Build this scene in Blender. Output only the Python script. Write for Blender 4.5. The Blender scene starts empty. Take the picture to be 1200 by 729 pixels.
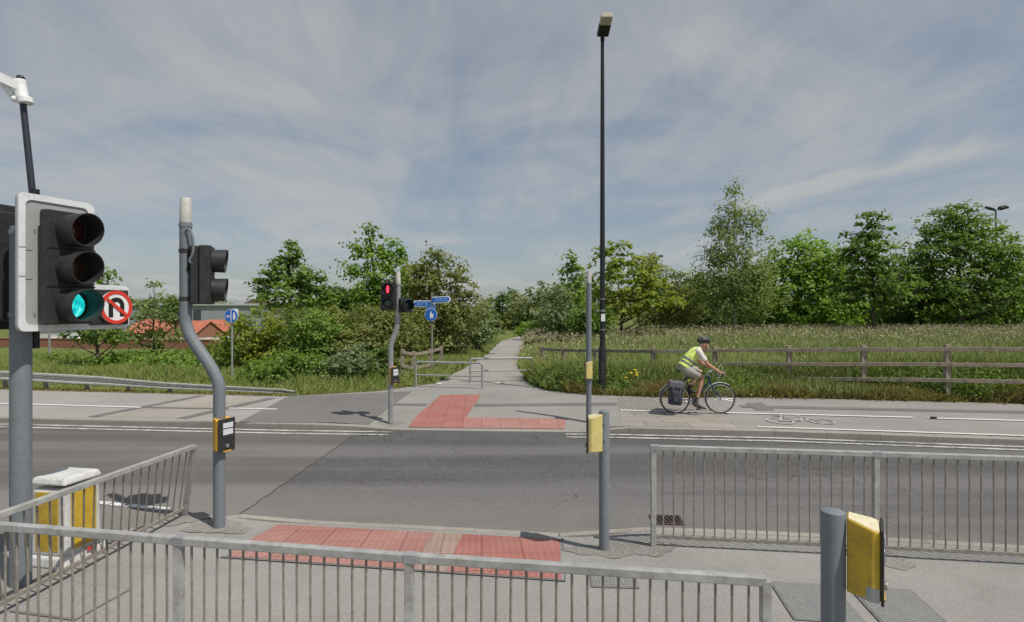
import bpy, math, random
import numpy as np
from mathutils import Vector, Matrix
R = math.radians
random.seed(7)
RNG = np.random.default_rng(11)
sc = bpy.context.scene
COL = sc.collection

# ------------------------------------------------------------------ camera
F = 680.0; CX = 600.0; HY = 362.0; CZ = 2.35
cam = bpy.data.objects.new('camera', bpy.data.cameras.new('camera')); COL.objects.link(cam)
cam.location = (0, 0, CZ); cam.rotation_euler = (R(90), 0, 0)
cam.data.sensor_width = 36; cam.data.lens = 36 * F / 1200.0
cam.data.shift_y = -(364.5 - HY) / 1200.0
cam.data.clip_start = 0.05; cam.data.clip_end = 6000
sc.camera = cam

# ------------------------------------------------------------------ sun, sky, exposure
SUN_EL, SUN_AZ = R(59), (0.79, -0.61)          # horizontal direction TOWARDS the sun
sun = bpy.data.objects.new('sun', bpy.data.lights.new('sun', 'SUN')); COL.objects.link(sun)
sun.data.energy = 3.5; sun.data.angle = R(0.6); sun.data.color = (1.0, 0.955, 0.88)
sd = Vector((SUN_AZ[0] * math.cos(SUN_EL), SUN_AZ[1] * math.cos(SUN_EL), math.sin(SUN_EL)))
sun.rotation_euler = sd.to_track_quat('Z', 'Y').to_euler()
sun.location = (20, -20, 40)
w = bpy.data.worlds.new('World'); sc.world = w; w.use_nodes = True
nt = w.node_tree; nt.nodes.clear()
def N(t, kind, **kw):
    n = t.nodes.new(kind)
    for k, v in kw.items(): setattr(n, k, v)
    return n
def lk(t, a, b): t.links.new(a, b)
def mth(t, op, a, b=None, c=None):
    n = N(t, 'ShaderNodeMath', operation=op)
    for i, s in enumerate((a, b, c)):
        if s is None: continue
        if isinstance(s, (int, float)): n.inputs[i].default_value = s
        else: lk(t, s, n.inputs[i])
    return n.outputs[0]
def ramp(t, fac, stops):
    n = N(t, 'ShaderNodeValToRGB'); e = n.color_ramp.elements
    while len(e) > 1: e.remove(e[-1])
    e[0].position = stops[0][0]; c = stops[0][1]; e[0].color = (*c, 1) if not isinstance(c, (int, float)) else (c, c, c, 1)
    for p, c in stops[1:]:
        x = e.new(p); x.color = (*c, 1) if not isinstance(c, (int, float)) else (c, c, c, 1)
    if fac is not None: lk(t, fac, n.inputs[0])
    return n.outputs[0]
def mixc(t, fac, a, b, blend='MIX'):
    n = N(t, 'ShaderNodeMix', data_type='RGBA', blend_type=blend)
    for i, s in ((0, fac), (6, a), (7, b)):
        if isinstance(s, (int, float)): n.inputs[i].default_value = s
        elif isinstance(s, tuple): n.inputs[i].default_value = (*s, 1)
        else: lk(t, s, n.inputs[i])
    return n.outputs[2]
def noise(t, vec, scale, detail=3, rough=.5, dist=0.0):
    n = N(t, 'ShaderNodeTexNoise'); n.inputs['Scale'].default_value = scale
    n.inputs['Detail'].default_value = detail; n.inputs['Roughness'].default_value = rough
    n.inputs['Distortion'].default_value = dist
    if vec is not None: lk(t, vec, n.inputs['Vector'])
    return n.outputs['Fac']
def mapping(t, vec, scale=(1, 1, 1), rot=(0, 0, 0), loc=(0, 0, 0)):
    n = N(t, 'ShaderNodeMapping'); n.inputs['Scale'].default_value = scale
    n.inputs['Rotation'].default_value = rot; n.inputs['Location'].default_value = loc
    lk(t, vec, n.inputs['Vector']); return n.outputs[0]

sky = N(nt, 'ShaderNodeTexSky', sky_type='NISHITA'); sky.sun_disc = False
sky.sun_elevation = SUN_EL; sky.sun_rotation = math.atan2(SUN_AZ[0], SUN_AZ[1])
sky.air_density = 1.0; sky.dust_density = 1.2; sky.ozone_density = 1.0
tc = N(nt, 'ShaderNodeTexCoord')
sep = N(nt, 'ShaderNodeSeparateXYZ'); lk(nt, tc.outputs['Generated'], sep.inputs[0])
dz = mth(nt, 'ADD', mth(nt, 'MAXIMUM', sep.outputs[2], 0.0), 0.10)
cmb = N(nt, 'ShaderNodeCombineXYZ')
lk(nt, mth(nt, 'DIVIDE', sep.outputs[0], dz), cmb.inputs[0]); lk(nt, mth(nt, 'DIVIDE', sep.outputs[1], dz), cmb.inputs[1])
wisp = noise(nt, mapping(nt, cmb.outputs[0], (0.62, 0.50, 1), (0, 0, R(50)), (3.1, 1.7, 0)), 1.35, 10, .56, 1.1)
fine = noise(nt, mapping(nt, cmb.outputs[0], (1.3, 0.55, 1), (0, 0, R(66)), (0.4, 7.7, 0)), 2.2, 8, .62, 1.2)
broad = noise(nt, mapping(nt, cmb.outputs[0], (0.5, 0.4, 1), (0, 0, R(20)), (8, 2, 0)), 0.9, 3, .5, .3)
cl = mth(nt, 'ADD', mth(nt, 'MULTIPLY', wisp, .55), mth(nt, 'ADD', mth(nt, 'MULTIPLY', fine, .22), mth(nt, 'MULTIPLY', broad, .40)))
cf = ramp(nt, cl, [(.45, .05), (.54, .24), (.61, .56), (.71, .95)])
# a thin old vapour trail lying across the right of the sky
def dirv(px, py): return Vector(((px - CX) / F, 1, (HY - py) / F)).normalized()
d1, d2 = dirv(900, 232), dirv(1150, 174)
nn = d1.cross(d2).normalized(); mid = (d1 + d2).normalized()
vd = N(nt, 'ShaderNodeVectorMath', operation='DOT_PRODUCT'); lk(nt, tc.outputs['Generated'], vd.inputs[0]); vd.inputs[1].default_value = nn
vm = N(nt, 'ShaderNodeVectorMath', operation='DOT_PRODUCT'); lk(nt, tc.outputs['Generated'], vm.inputs[0]); vm.inputs[1].default_value = mid
off = mth(nt, 'ADD', vd.outputs['Value'], mth(nt, 'MULTIPLY', mth(nt, 'SUBTRACT', fine, .5), .03))
trail = ramp(nt, mth(nt, 'ABSOLUTE', off), [(0, .75), (.006, .5), (.018, 0)])
along = ramp(nt, vm.outputs['Value'], [(.982, 0), (.994, 1)])
cf2 = mth(nt, 'MINIMUM', mth(nt, 'ADD', cf, mth(nt, 'MULTIPLY', trail, along)), 1.0)
skyc = mixc(nt, .5, sky.outputs[0], (1.95, 2.25, 2.6))
hz = ramp(nt, sep.outputs[2], [(0.0, 1.0), (.12, .78), (.35, .5), (.7, .35)])
cloudc = mixc(nt, hz, (3.15, 3.25, 3.6), (4.35, 4.5, 4.5))
fin = mixc(nt, cf2, skyc, cloudc)
bg = N(nt, 'ShaderNodeBackground'); lk(nt, fin, bg.inputs[0]); bg.inputs[1].default_value = 0.10
wo = N(nt, 'ShaderNodeOutputWorld'); lk(nt, bg.outputs[0], wo.inputs[0])
sc.view_settings.view_transform = 'Standard'; sc.view_settings.look = 'None'
sc.view_settings.exposure = 0.18; sc.view_settings.gamma = 1.0
sc.view_settings.use_curve_mapping = False
sc.cycles.max_bounces = 6

# ------------------------------------------------------------------ helpers
def G(px, py, z=0.0):                    # the point at height z seen at photo pixel (px, py)
    y = F * (CZ - z) / (py - HY); return ((px - CX) / F * y, y, z)
def W(px, py, y):                        # the point at distance y seen at the pixel
    return ((px - CX) / F * y, y, CZ + (HY - py) / F * y)
def tag(o, label=None, cat=None, group=None, kind=None):
    if label: o['label'] = label
    if cat: o['category'] = cat
    if group: o['group'] = group
    if kind: o['kind'] = kind
    return o
def thing(name, loc, label, cat, rz=0.0, group=None):
    o = bpy.data.objects.new(name, None); COL.objects.link(o); o.location = loc; o.rotation_euler = (0, 0, rz)
    o.empty_display_size = .1
    return tag(o, label, cat, group)
def copy_tree(o, parent=None):
    kids = [c for c in bpy.data.objects if c.parent == o]
    c = o.copy(); COL.objects.link(c); c.parent = parent
    for k in kids: copy_tree(k, c)
    return c

class MB:
    def __init__(s): s.v = []; s.f = []
    def add(s, vs, fs, M=None):
        b = len(s.v)
        for v in vs:
            v = Vector(v)
            if M is not None: v = M @ v
            s.v.append(tuple(v))
        for f in fs: s.f.append(tuple(b + i for i in f))
        return s
    def box(s, c, d, rz=0.0, M=None, taper=1.0):
        hx, hy, hz = d[0] / 2, d[1] / 2, d[2] / 2
        L = Matrix.Translation(c) @ Matrix.Rotation(rz, 4, 'Z')
        if M is not None: L = Matrix.Translation(c) @ M
        t = taper
        vs = [(-hx, -hy, -hz), (hx, -hy, -hz), (hx, hy, -hz), (-hx, hy, -hz), (-hx*t, -hy*t, hz), (hx*t, -hy*t, hz), (hx*t, hy*t, hz), (-hx*t, hy*t, hz)]
        return s.add(vs, [(0, 3, 2, 1), (4, 5, 6, 7), (0, 1, 5, 4), (1, 2, 6, 5), (2, 3, 7, 6), (3, 0, 4, 7)], L)
    def bar(s, a, b, wx, wz):            # rectangular bar from a to b, width wx (horizontal), height wz
        a = Vector(a); b = Vector(b); t = (b - a).normalized()
        up = Vector((0, 0, 1)) if abs(t.z) < .9 else Vector((0, 1, 0))
        sx = t.cross(up).normalized(); u = sx.cross(t).normalized()
        vs = [p + sx * i * wx / 2 + u * j * wz / 2 for p in (a, b) for i, j in ((-1, -1), (1, -1), (1, 1), (-1, 1))]
        return s.add(vs, [(0, 1, 2, 3), (7, 6, 5, 4), (0, 4, 5, 1), (1, 5, 6, 2), (2, 6, 7, 3), (3, 7, 4, 0)])
    def tube(s, pts, r, n=10, caps=True, side=None):
        pts = [Vector(p) for p in pts]; k = len(pts)
        if isinstance(r, (int, float)): r = [r] * k
        ref = Vector(side) if side is not None else None
        prev = None; b = len(s.v)
        for i, p in enumerate(pts):
            t = (pts[min(i + 1, k - 1)] - pts[max(i - 1, 0)]).normalized()
            if ref is not None: sx = (ref - t * ref.dot(t)).normalized()
            elif prev is None:
                h = Vector((0, 0, 1)) if abs(t.z) < .8 else Vector((1, 0, 0)); sx = (h - t * h.dot(t)).normalized()
            else: sx = (prev - t * prev.dot(t)).normalized()
            prev = sx; sy = t.cross(sx)
            ra, rb = r[i] if isinstance(r[i], tuple) else (r[i], r[i])
            for j in range(n):
                a = 2 * math.pi * j / n
                s.v.append(tuple(p + sx * math.cos(a) * ra + sy * math.sin(a) * rb))
        for i in range(k - 1):
            for j in range(n):
                a, c = b + i * n + j, b + i * n + (j + 1) % n
                s.f.append((a, c, c + n, a + n))
        if caps:
            s.f.append(tuple(b + j for j in reversed(range(n)))); s.f.append(tuple(b + (k - 1) * n + j for j in range(n)))
        return s
    def pipe(s, pts, r0, r1, n=20):      # hollow straight tube: outer r0, inner r1, open ends with rims
        a, b = Vector(pts[0]), Vector(pts[1]); t = (b - a).normalized()
        h = Vector((0, 0, 1)) if abs(t.z) < .8 else Vector((1, 0, 0)); sx = (h - t * h.dot(t)).normalized(); sy = t.cross(sx)
        vs = []
        for p, rr in ((a, r0), (b, r0), (b, r1), (a, r1)):
            for j in range(n):
                q = 2 * math.pi * j / n; vs.append(p + sx * math.cos(q) * rr + sy * math.sin(q) * rr)
        fs = []
        for i in range(4):
            for j in range(n):
                fs.append((i * n + j, i * n + (j + 1) % n, ((i + 1) % 4) * n + (j + 1) % n, ((i + 1) % 4) * n + j))
        return s.add(vs, fs)
    def prism(s, poly, y0, y1, M=None):  # polygon in (x,z), extruded along y
        n = len(poly); vs = [(x, y0, z) for x, z in poly] + [(x, y1, z) for x, z in poly]
        fs = [tuple(range(n)), tuple(reversed(range(n, 2 * n)))] + [(i, i + n, (i + 1) % n + n, (i + 1) % n) for i in range(n)]
        return s.add(vs, fs, M)
    def slab(s, poly, z0, z1, M=None):   # polygon in (x,y), extruded up
        n = len(poly); vs = [(x, y, z0) for x, y in poly] + [(x, y, z1) for x, y in poly]
        fs = [tuple(reversed(range(n))), tuple(range(n, 2 * n))] + [(i, (i + 1) % n, (i + 1) % n + n, i + n) for i in range(n)]
        return s.add(vs, fs, M)
    def disc(s, c, r, y0, y1, n=24, rz=None):
        return s.prism([(c[0] + r * math.cos(2 * math.pi * i / n), c[1] + (rz or r) * math.sin(2 * math.pi * i / n)) for i in range(n)], y0, y1)
    def ring(s, c, r0, r1, y0, y1, n=28):
        vs = []
        for rr, y in ((r0, y0), (r1, y0), (r1, y1), (r0, y1)):
            for j in range(n):
                q = 2 * math.pi * j / n; vs.append((c[0] + rr * math.cos(q), y, c[1] + rr * math.sin(q)))
        fs = [(i * n + j, i * n + (j + 1) % n, ((i + 1) % 4) * n + (j + 1) % n, ((i + 1) % 4) * n + j) for i in range(4) for j in range(n)]
        return s.add(vs, fs)
    def ball(s, c, r, n=12, m=8):
        if isinstance(r, (int, float)): r = (r, r, r)
        vs = [(c[0], c[1], c[2] - r[2])]
        for i in range(1, m):
            a = -math.pi / 2 + math.pi * i / m
            for j in range(n):
                q = 2 * math.pi * j / n
                vs.append((c[0] + r[0] * math.cos(a) * math.cos(q), c[1] + r[1] * math.cos(a) * math.sin(q), c[2] + r[2] * math.sin(a)))
        vs.append((c[0], c[1], c[2] + r[2])); L = len(vs) - 1
        fs = [(0, 1 + (j + 1) % n, 1 + j) for j in range(n)]
        for i in range(m - 2):
            for j in range(n):
                a, b = 1 + i * n + j, 1 + i * n + (j + 1) % n
                fs.append((a, b, b + n, a + n))
        fs += [(L, 1 + (m - 2) * n + j, 1 + (m - 2) * n + (j + 1) % n) for j in range(n)]
        return s.add(vs, fs)
    def torus(s, c, Rr, r, n=40, m=8, arc=(0, 360)):   # in the xz plane
        full = abs(arc[1] - arc[0]) >= 360; k = n if full else n + 1
        pts = [(c[0] + Rr * math.cos(R(arc[0] + (arc[1] - arc[0]) * i / n)), c[1], c[2] + Rr * math.sin(R(arc[0] + (arc[1] - arc[0]) * i / n))) for i in range(k)]
        if not full: return s.tube(pts, [r] * len(pts), m, side=(0, 1, 0))
        vs = []
        ra, rb = r if isinstance(r, tuple) else (r, r)
        for i in range(n):
            a = 2 * math.pi * i / n
            for j in range(m):
                b = 2 * math.pi * j / m; q = Rr + ra * math.cos(b)
                vs.append((c[0] + q * math.cos(a), c[1] + rb * math.sin(b), c[2] + q * math.sin(a)))
        return s.add(vs, [(i * m + j, i * m + (j + 1) % m, ((i + 1) % n) * m + (j + 1) % m, ((i + 1) % n) * m + j) for i in range(n) for j in range(m)])
    def build(s, name, mat, parent=None, smooth=False, bevel=0, loc=None):
        me = bpy.data.meshes.new(name); me.from_pydata(s.v, [], s.f); me.update()
        import bmesh
        bm = bmesh.new(); bm.from_mesh(me); bmesh.ops.recalc_face_normals(bm, faces=bm.faces); bm.to_mesh(me); bm.free()
        o = bpy.data.objects.new(name, me); COL.objects.link(o); me.materials.append(mat)
        if parent is not None: o.parent = parent
        if loc is not None: o.location = loc
        if smooth:
            me.polygons.foreach_set('use_smooth', [True] * len(me.polygons))
            me.set_sharp_from_angle(angle=R(40))
        if bevel:
            b = o.modifiers.new('bevel', 'BEVEL'); b.width = bevel; b.segments = 2; b.limit_method = 'ANGLE'; b.angle_limit = R(35)
        return o

# ------------------------------------------------------------------ materials
MATS = {}
def mat(name, col, rough=.6, metal=0.0, var=.12, scale=6.0, spec=.4, bump=0.0, bscale=60, emit=None, dirt=None, coord='Object'):
    if name in MATS: return MATS[name]
    m = bpy.data.materials.new(name); m.use_nodes = True; t = m.node_tree; b = t.nodes['Principled BSDF']
    tcn = N(t, 'ShaderNodeTexCoord'); v = tcn.outputs[coord]
    lo = tuple(max(0, c * (1 - var)) for c in col); hi = tuple(min(1, c * (1 + var)) for c in col)
    nz = noise(t, v, scale, 5, .6)
    c = ramp(t, nz, [(.3, lo), (.7, hi)])
    if dirt:
        dn = noise(t, v, scale * 2.3, 6, .7)
        c = mixc(t, ramp(t, dn, [(.5, 0.0), (.68, .75)]), c, dirt)
    lk(t, c, b.inputs['Base Color'])
    rr = ramp(t, nz, [(.3, min(1, rough * 1.15)), (.7, rough * .85)]); lk(t, rr, b.inputs['Roughness'])
    b.inputs['Metallic'].default_value = metal; b.inputs['Specular IOR Level'].default_value = spec
    if bump:
        bn = noise(t, v, bscale, 4, .6); bp = N(t, 'ShaderNodeBump'); bp.inputs['Strength'].default_value = bump
        bp.inputs['Distance'].default_value = .03 if 'hi_vis' in name or 'shirt' in name or 'shorts' in name or 'pannier' in name else .01; lk(t, bn, bp.inputs['Height']); lk(t, bp.outputs[0], b.inputs['Normal'])
    if emit:
        b.inputs['Emission Color'].default_value = (*emit[0], 1); b.inputs['Emission Strength'].default_value = emit[1]
    if name == 'green_lamp_lit':         # a ribbed lens glows unevenly
        lk(t, ramp(t, noise(t, v, 13, 3, .5), [(.35, (.0, .36, .42)), (.52, (.02, .66, .60)), (.68, (.35, .95, .95))]), b.inputs['Emission Color'])
    MATS[name] = m; return m

galv = mat('galvanised_rail', (.40, .40, .385), .5, .2, .22, 7, dirt=(.26, .225, .18), bump=.15)
galvbar = mat('weathered_bar', (.27, .245, .21), .65, .1, .2, 12, dirt=(.17, .14, .11))
polegrey = mat('pole_grey_paint', (.185, .205, .225), .5, 0, .07, 14, dirt=(.15, .165, .175))
polepale = mat('pole_pale_steel', (.34, .35, .35), .45, .3, .12, 5)
capwhite = mat('pole_cap', (.56, .55, .50), .6, 0, .10, 14, dirt=(.36, .34, .29))
blackpl = mat('black_plastic', (.028, .029, .030), .5, 0, .25, 8, dirt=(.055, .052, .047))
blackin = mat('visor_inside', (.012, .012, .013), .8, 0, .2)
blackpaint = mat('black_paint', (.016, .017, .02), .45, 0, .2, 8, dirt=(.035, .033, .03))
mastblue = mat('mast_dark_paint', (.03, .034, .045), .45, 0, .2, 8)
whitepaint = mat('white_paint', (.78, .79, .79), .45, 0, .05, 7, dirt=(.56, .56, .54))
boardgrey = mat('board_grey', (.36, .37, .36), .55, 0, .08, 5)
boardwhite = mat('board_white_border', (.72, .74, .75), .4, 0, .05, 6, dirt=(.5, .52, .52))
yellow = mat('box_yellow', (.56, .37, .035), .6, 0, .14, 9, dirt=(.33, .24, .06))
yellowpale = mat('box_yellow_faded', (.66, .55, .20), .55, 0, .1, 14, dirt=(.5, .42, .2))
orange = mat('box_orange', (.66, .36, .03), .45, 0, .08, 12)
fadetop = mat('faded_yellow_top', (.66, .60, .42), .6, 0, .12, 14, dirt=(.5, .40, .15))
panelwhite = mat('panel_white', (.62, .65, .68), .4, 0, .06, 30)
redlit = mat('red_figure_lit', (.7, .02, .03), .4, emit=((1.0, .03, .06), 2.6))
greenlit = mat('green_lamp_lit', (.02, .5, .42), .25, emit=((.02, .72, .60), .95), var=.35, scale=26)
lensred = mat('lens_red_off', (.05, .012, .012), .2, 0, .3, 40, spec=.6)
lensamber = mat('lens_amber_off', (.05, .022, .012), .2, 0, .3, 40, spec=.6)
lensgreen = mat('lens_green_off', (.015, .035, .032), .2, 0, .3, 40, spec=.6)
signred = mat('sign_red', (.66, .05, .03), .35, 0, .05)
signwhite = mat('sign_white', (.78, .78, .77), .35, 0, .03)
signblue = mat('sign_blue', (.015, .13, .48), .35, 0, .08, 9)
signback = mat('sign_back_grey', (.22, .24, .26), .5, .2, .1)
wood = mat('weathered_timber', (.30, .255, .20), .85, 0, .3, 7, spec=.15, bump=.5, bscale=30, dirt=(.17, .14, .105))

def worn(name, paint, under, lo, hi):
    m = bpy.data.materials.new(name); m.use_nodes = True; t = m.node_tree; b = t.nodes['Principled BSDF']
    g = N(t, 'ShaderNodeNewGeometry').outputs['Position']
    n1 = noise(t, g, 7, 7, .75); n2 = noise(t, g, 1.1, 3, .5)
    f = mth(t, 'ADD', mth(t, 'MULTIPLY', n1, .75), mth(t, 'MULTIPLY', n2, .35))
    lk(t, mixc(t, ramp(t, f, [(lo, 0.0), (hi, 1.0)]), under, paint), b.inputs['Base Color']); b.inputs['Roughness'].default_value = .8; b.inputs['Specular IOR Level'].default_value = .2
    return m
lineO = worn('worn_paint', (.52, .51, .46), (.15, .145, .138), .42, .60)
lineW = worn('road_paint_white', (.66, .66, .64), (.30, .29, .28), .32, .50)
symw = worn('worn_symbol', (.50, .49, .46), (.27, .258, .238), .50, .62)
cover = mat('cover_plate', (.265, .26, .25), .6, .2, .15, 20, bump=.5, bscale=90)
def chequer(m):
    t = m.node_tree; g = N(t, 'ShaderNodeTexCoord').outputs['Object']; b = t.nodes['Principled BSDF']
    ck = N(t, 'ShaderNodeTexChecker'); ck.inputs['Scale'].default_value = 44; lk(t, mapping(t, g, (1, 1, 0), (0, 0, R(45))), ck.inputs['Vector'])
    old = b.inputs['Base Color'].links[0].from_socket
    lk(t, mixc(t, mth(t, 'MULTIPLY', ck.outputs['Fac'], .32), old, (.10, .10, .10)), b.inputs['Base Color'])
    bp = N(t, 'ShaderNodeBump'); bp.inputs['Strength'].default_value = .8; bp.inputs['Distance'].default_value = .004
    lk(t, ck.outputs['Fac'], bp.inputs['Height']); lk(t, bp.outputs[0], b.inputs['Normal'])
chequer(cover)
cover_frame = mat('cover_frame', (.20, .19, .175), .7, .1, .2, 20)
castiron = mat('cast_iron', (.09, .06, .05), .7, .3, .25, 12)
drainshade = mat('drain_painted_shade', (.01, .01, .01), .9)
bolt_m = mat('bolt_steel', (.35, .34, .32), .4, .6, .1)

def ground_mat(name, base, speck=(.6, .6, .6), speck_amt=.3, big=.15, fine=140, bump=.4, stain=(.7, .68, .65), streak=False, slabs=None, crack=False):
    m = bpy.data.materials.new(name); m.use_nodes = True; t = m.node_tree; b = t.nodes['Principled BSDF']
    g = N(t, 'ShaderNodeNewGeometry').outputs['Position']
    a = noise(t, g, .55, 5, .6); c = ramp(t, a, [(.3, tuple(x * (1 - big) for x in base)), (.7, tuple(x * (1 + big) for x in base))])
    st = noise(t, mapping(t, g, (1, 1, 1), (0, 0, 0), (5, 3, 1)), 2.1, 7, .68)
    c = mixc(t, ramp(t, st, [(.52, 0.0), (.72, .55)]), c, tuple(x * y for x, y in zip(base, stain)))
    if streak:                              # wear along the traffic direction
        s1 = noise(t, mapping(t, g, (.035, .62, 1), (0, 0, R(3))), 1.5, 3, .5)
        c = mixc(t, ramp(t, s1, [(.42, 0.0), (.60, .9)]), c, tuple(x * 1.55 for x in base))
        s2 = noise(t, mapping(t, g, (.06, .8, 1), (0, 0, R(3)), (9, 4, 0)), 1.9, 5, .55)
        c = mixc(t, ramp(t, s2, [(.5, 0.0), (.7, .6)]), c, tuple(x * .72 for x in base))
    vo = N(t, 'ShaderNodeTexVoronoi'); vo.inputs['Scale'].default_value = fine; lk(t, g, vo.inputs['Vector'])
    sp = N(t, 'ShaderNodeSeparateColor'); lk(t, vo.outputs['Color'], sp.inputs[0])
    c = mixc(t, mth(t, 'MULTIPLY', ramp(t, sp.outputs[0], [(.80, 0.0), (.97, 1.0)]), speck_amt), c, speck)
    c = mixc(t, mth(t, 'MULTIPLY', ramp(t, sp.outputs[1], [(.78, 0.0), (.95, 1.0)]), speck_amt * .9), c, tuple(x * .42 for x in base))
    grit = noise(t, g, 48, 4, .75)
    c = mixc(t, ramp(t, grit, [(.66, 0.0), (.74, .5)]), c, speck)
    if slabs:
        br = N(t, 'ShaderNodeTexBrick'); lk(t, mapping(t, g, (1, 1, 1), (0, 0, slabs[2])), br.inputs['Vector'])
        br.inputs['Scale'].default_value = 1.0; br.inputs['Brick Width'].default_value = slabs[0]; br.inputs['Row Height'].default_value = slabs[1]
        br.inputs['Mortar Size'].default_value = slabs[3]; br.inputs['Mortar Smooth'].default_value = .2; br.inputs['Bias'].default_value = 0
        br.inputs['Color1'].default_value = (.86, .86, .86, 1); br.inputs['Color2'].default_value = (1.08, 1.06, 1.04, 1); br.inputs['Mortar'].default_value = (.55, .53, .5, 1)
        c = mixc(t, 1.0, c, br.outputs['Color'], 'MULTIPLY')
    if streak:                              # pale dust gathered in the near gutter
        sy_ = N(t, 'ShaderNodeSeparateXYZ'); lk(t, g, sy_.inputs[0])
        dist_ = mth(t, 'ADD', mth(t, 'ADD', sy_.outputs[1], mth(t, 'MULTIPLY', sy_.outputs[0], .10)), mth(t, 'MULTIPLY', mth(t, 'SUBTRACT', noise(t, g, 2.2, 5, .6), .5), .9))
        dn_ = N(t, 'ShaderNodeMapRange'); lk(t, dist_, dn_.inputs[0]); dn_.inputs[1].default_value = 6.35; dn_.inputs[2].default_value = 7.5; dn_.inputs[3].default_value = .75; dn_.inputs[4].default_value = 0
        c = mixc(t, dn_.outputs[0], c, (.21, .195, .175))
    if crack:
        vc = N(t, 'ShaderNodeTexVoronoi', feature='DISTANCE_TO_EDGE'); vc.inputs['Scale'].default_value = .42
        wv = N(t, 'ShaderNodeVectorMath', operation='ADD'); lk(t, g, wv.inputs[0])
        nz = N(t, 'ShaderNodeTexNoise'); nz.inputs['Scale'].default_value = 1.7; nz.inputs['Detail'].default_value = 5; lk(t, g, nz.inputs['Vector']); lk(t, nz.outputs['Color'], wv.inputs[1])
        lk(t, wv.outputs[0], vc.inputs['Vector'])
        sel = ramp(t, noise(t, g, .35, 2), [(.5, 0.0), (.6, .7)])
        c = mixc(t, mth(t, 'MULTIPLY', ramp(t, vc.outputs[0], [(.0, 1.0), (.008, 0.0)]), sel), c, tuple(x * .35 for x in base))
    lk(t, c, b.inputs['Base Color']); b.inputs['Roughness'].default_value = .88; b.inputs['Specular IOR Level'].default_value = .25
    bp = N(t, 'ShaderNodeBump'); bp.inputs['Strength'].default_value = bump; bp.inputs['Distance'].default_value = .006
    lk(t, vo.outputs['Distance'], bp.inputs['Height']); lk(t, bp.outputs[0], b.inputs['Normal'])
    return m
road_m = ground_mat('road_asphalt', (.098, .094, .092), (.34, .33, .31), .32, .12, 80, .45, streak=True, crack=True)
road_old = ground_mat('road_asphalt_older', (.125, .116, .108), (.25, .24, .22), .25, .10, 95, .3, streak=True)
nearp_m = ground_mat('pavement_asphalt', (.272, .262, .244), (.45, .44, .42), .28, .14, 95, .4, (.76, .74, .72))
farp_m = ground_mat('footway_asphalt', (.27, .258, .238), (.42, .4, .38), .3, .12, 60, .4, (.82, .8, .78))
farl_m = ground_mat('concrete_footway', (.315, .297, .272), (.42, .4, .38), .2, .10, 50, .3, (.85, .82, .78))
dark_m = ground_mat('dark_asphalt_patch', (.172, .164, .156), (.28, .27, .26), .3, .08, 60, .4)
seam_m = ground_mat('trench_reinstatement', (.165, .158, .150), (.28, .27, .26), .25, .10, 60, .4)
beige_m = ground_mat('beige_concrete', (.325, .295, .255), (.42, .4, .38), .15, .12, 50, .3)
kerb_m = ground_mat('kerb_stone', (.30, .275, .24), (.5, .48, .45), .25, .16, 60, .3, (.6, .56, .5))
slab_m = ground_mat('paving_slabs', (.31, .285, .25), (.42, .4, .38), .2, .10, 50, .3, slabs=(.9, .6, 0.0, .012))
block_m = ground_mat('block_paving', (.30, .285, .255), (.42, .4, .38), .2, .10, 50, .3, slabs=(.22, .11, R(88), .02))
collar_m = ground_mat('rough_collar', (.235, .222, .20), (.38, .36, .33), .5, .2, 60, .8)
path_m = ground_mat('path_asphalt', (.30, .28, .255), (.4, .38, .36), .2, .12, 50, .3, (.8, .77, .72))

def tactile_mat(name, red, worn):
    m = bpy.data.materials.new(name); m.use_nodes = True; t = m.node_tree; b = t.nodes['Principled BSDF']
    g = N(t, 'ShaderNodeNewGeometry').outputs['Position']
    a = noise(t, g, 1.3, 5, .65); c = ramp(t, a, [(.35, red), (.66, worn)])
    c = mixc(t, ramp(t, noise(t, g, 60, 4, .7), [(.62, 0.0), (.72, .5)]), c, (.4, .3, .27))
    br = N(t, 'ShaderNodeTexBrick'); lk(t, mapping(t, g, (1, 1, 1), (0, 0, R(-3))), br.inputs['Vector']); br.offset = 0.0
    br.inputs['Scale'].default_value = 1.0; br.inputs['Brick Width'].default_value = .4; br.inputs['Row Height'].default_value = .4
    br.inputs['Mortar Size'].default_value = .006; br.inputs['Color1'].default_value = (.93, .93, .93, 1); br.inputs['Color2'].default_value = (1.06, 1.06, 1.06, 1); br.inputs['Mortar'].default_value = (.6, .6, .6, 1)
    c = mixc(t, 1.0, c, br.outputs['Color'], 'MULTIPLY')
    fr = N(t, 'ShaderNodeVectorMath', operation='FRACTION'); lk(t, mapping(t, g, (15, 15, 0), (0, 0, R(-3))), fr.inputs[0])
    ds = N(t, 'ShaderNodeVectorMath', operation='DISTANCE'); lk(t, fr.outputs[0], ds.inputs[0]); ds.inputs[1].default_value = (.5, .5, 0)
    hgt = ramp(t, ds.outputs['Value'], [(.16, 1.0), (.34, 0.0)])
    c = mixc(t, mth(t, 'MULTIPLY', hgt, .28), c, tuple(min(1, x * 1.5) for x in worn))
    bp = N(t, 'ShaderNodeBump'); bp.inputs['Strength'].default_value = .9; bp.inputs['Distance'].default_value = .006
    lk(t, hgt, bp.inputs['Height']); lk(t, bp.outputs[0], b.inputs['Normal'])
    lk(t, c, b.inputs['Base Color']); b.inputs['Roughness'].default_value = .85; b.inputs['Specular IOR Level'].default_value = .2
    return m
tact_m = tactile_mat('red_tactile', (.32, .115, .098), (.35, .165, .14))
tact_w = tactile_mat('red_tactile_worn', (.34, .155, .132), (.36, .20, .17))
tact_p = tactile_mat('pale_tactile', (.33, .22, .18), (.33, .25, .21))

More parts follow.
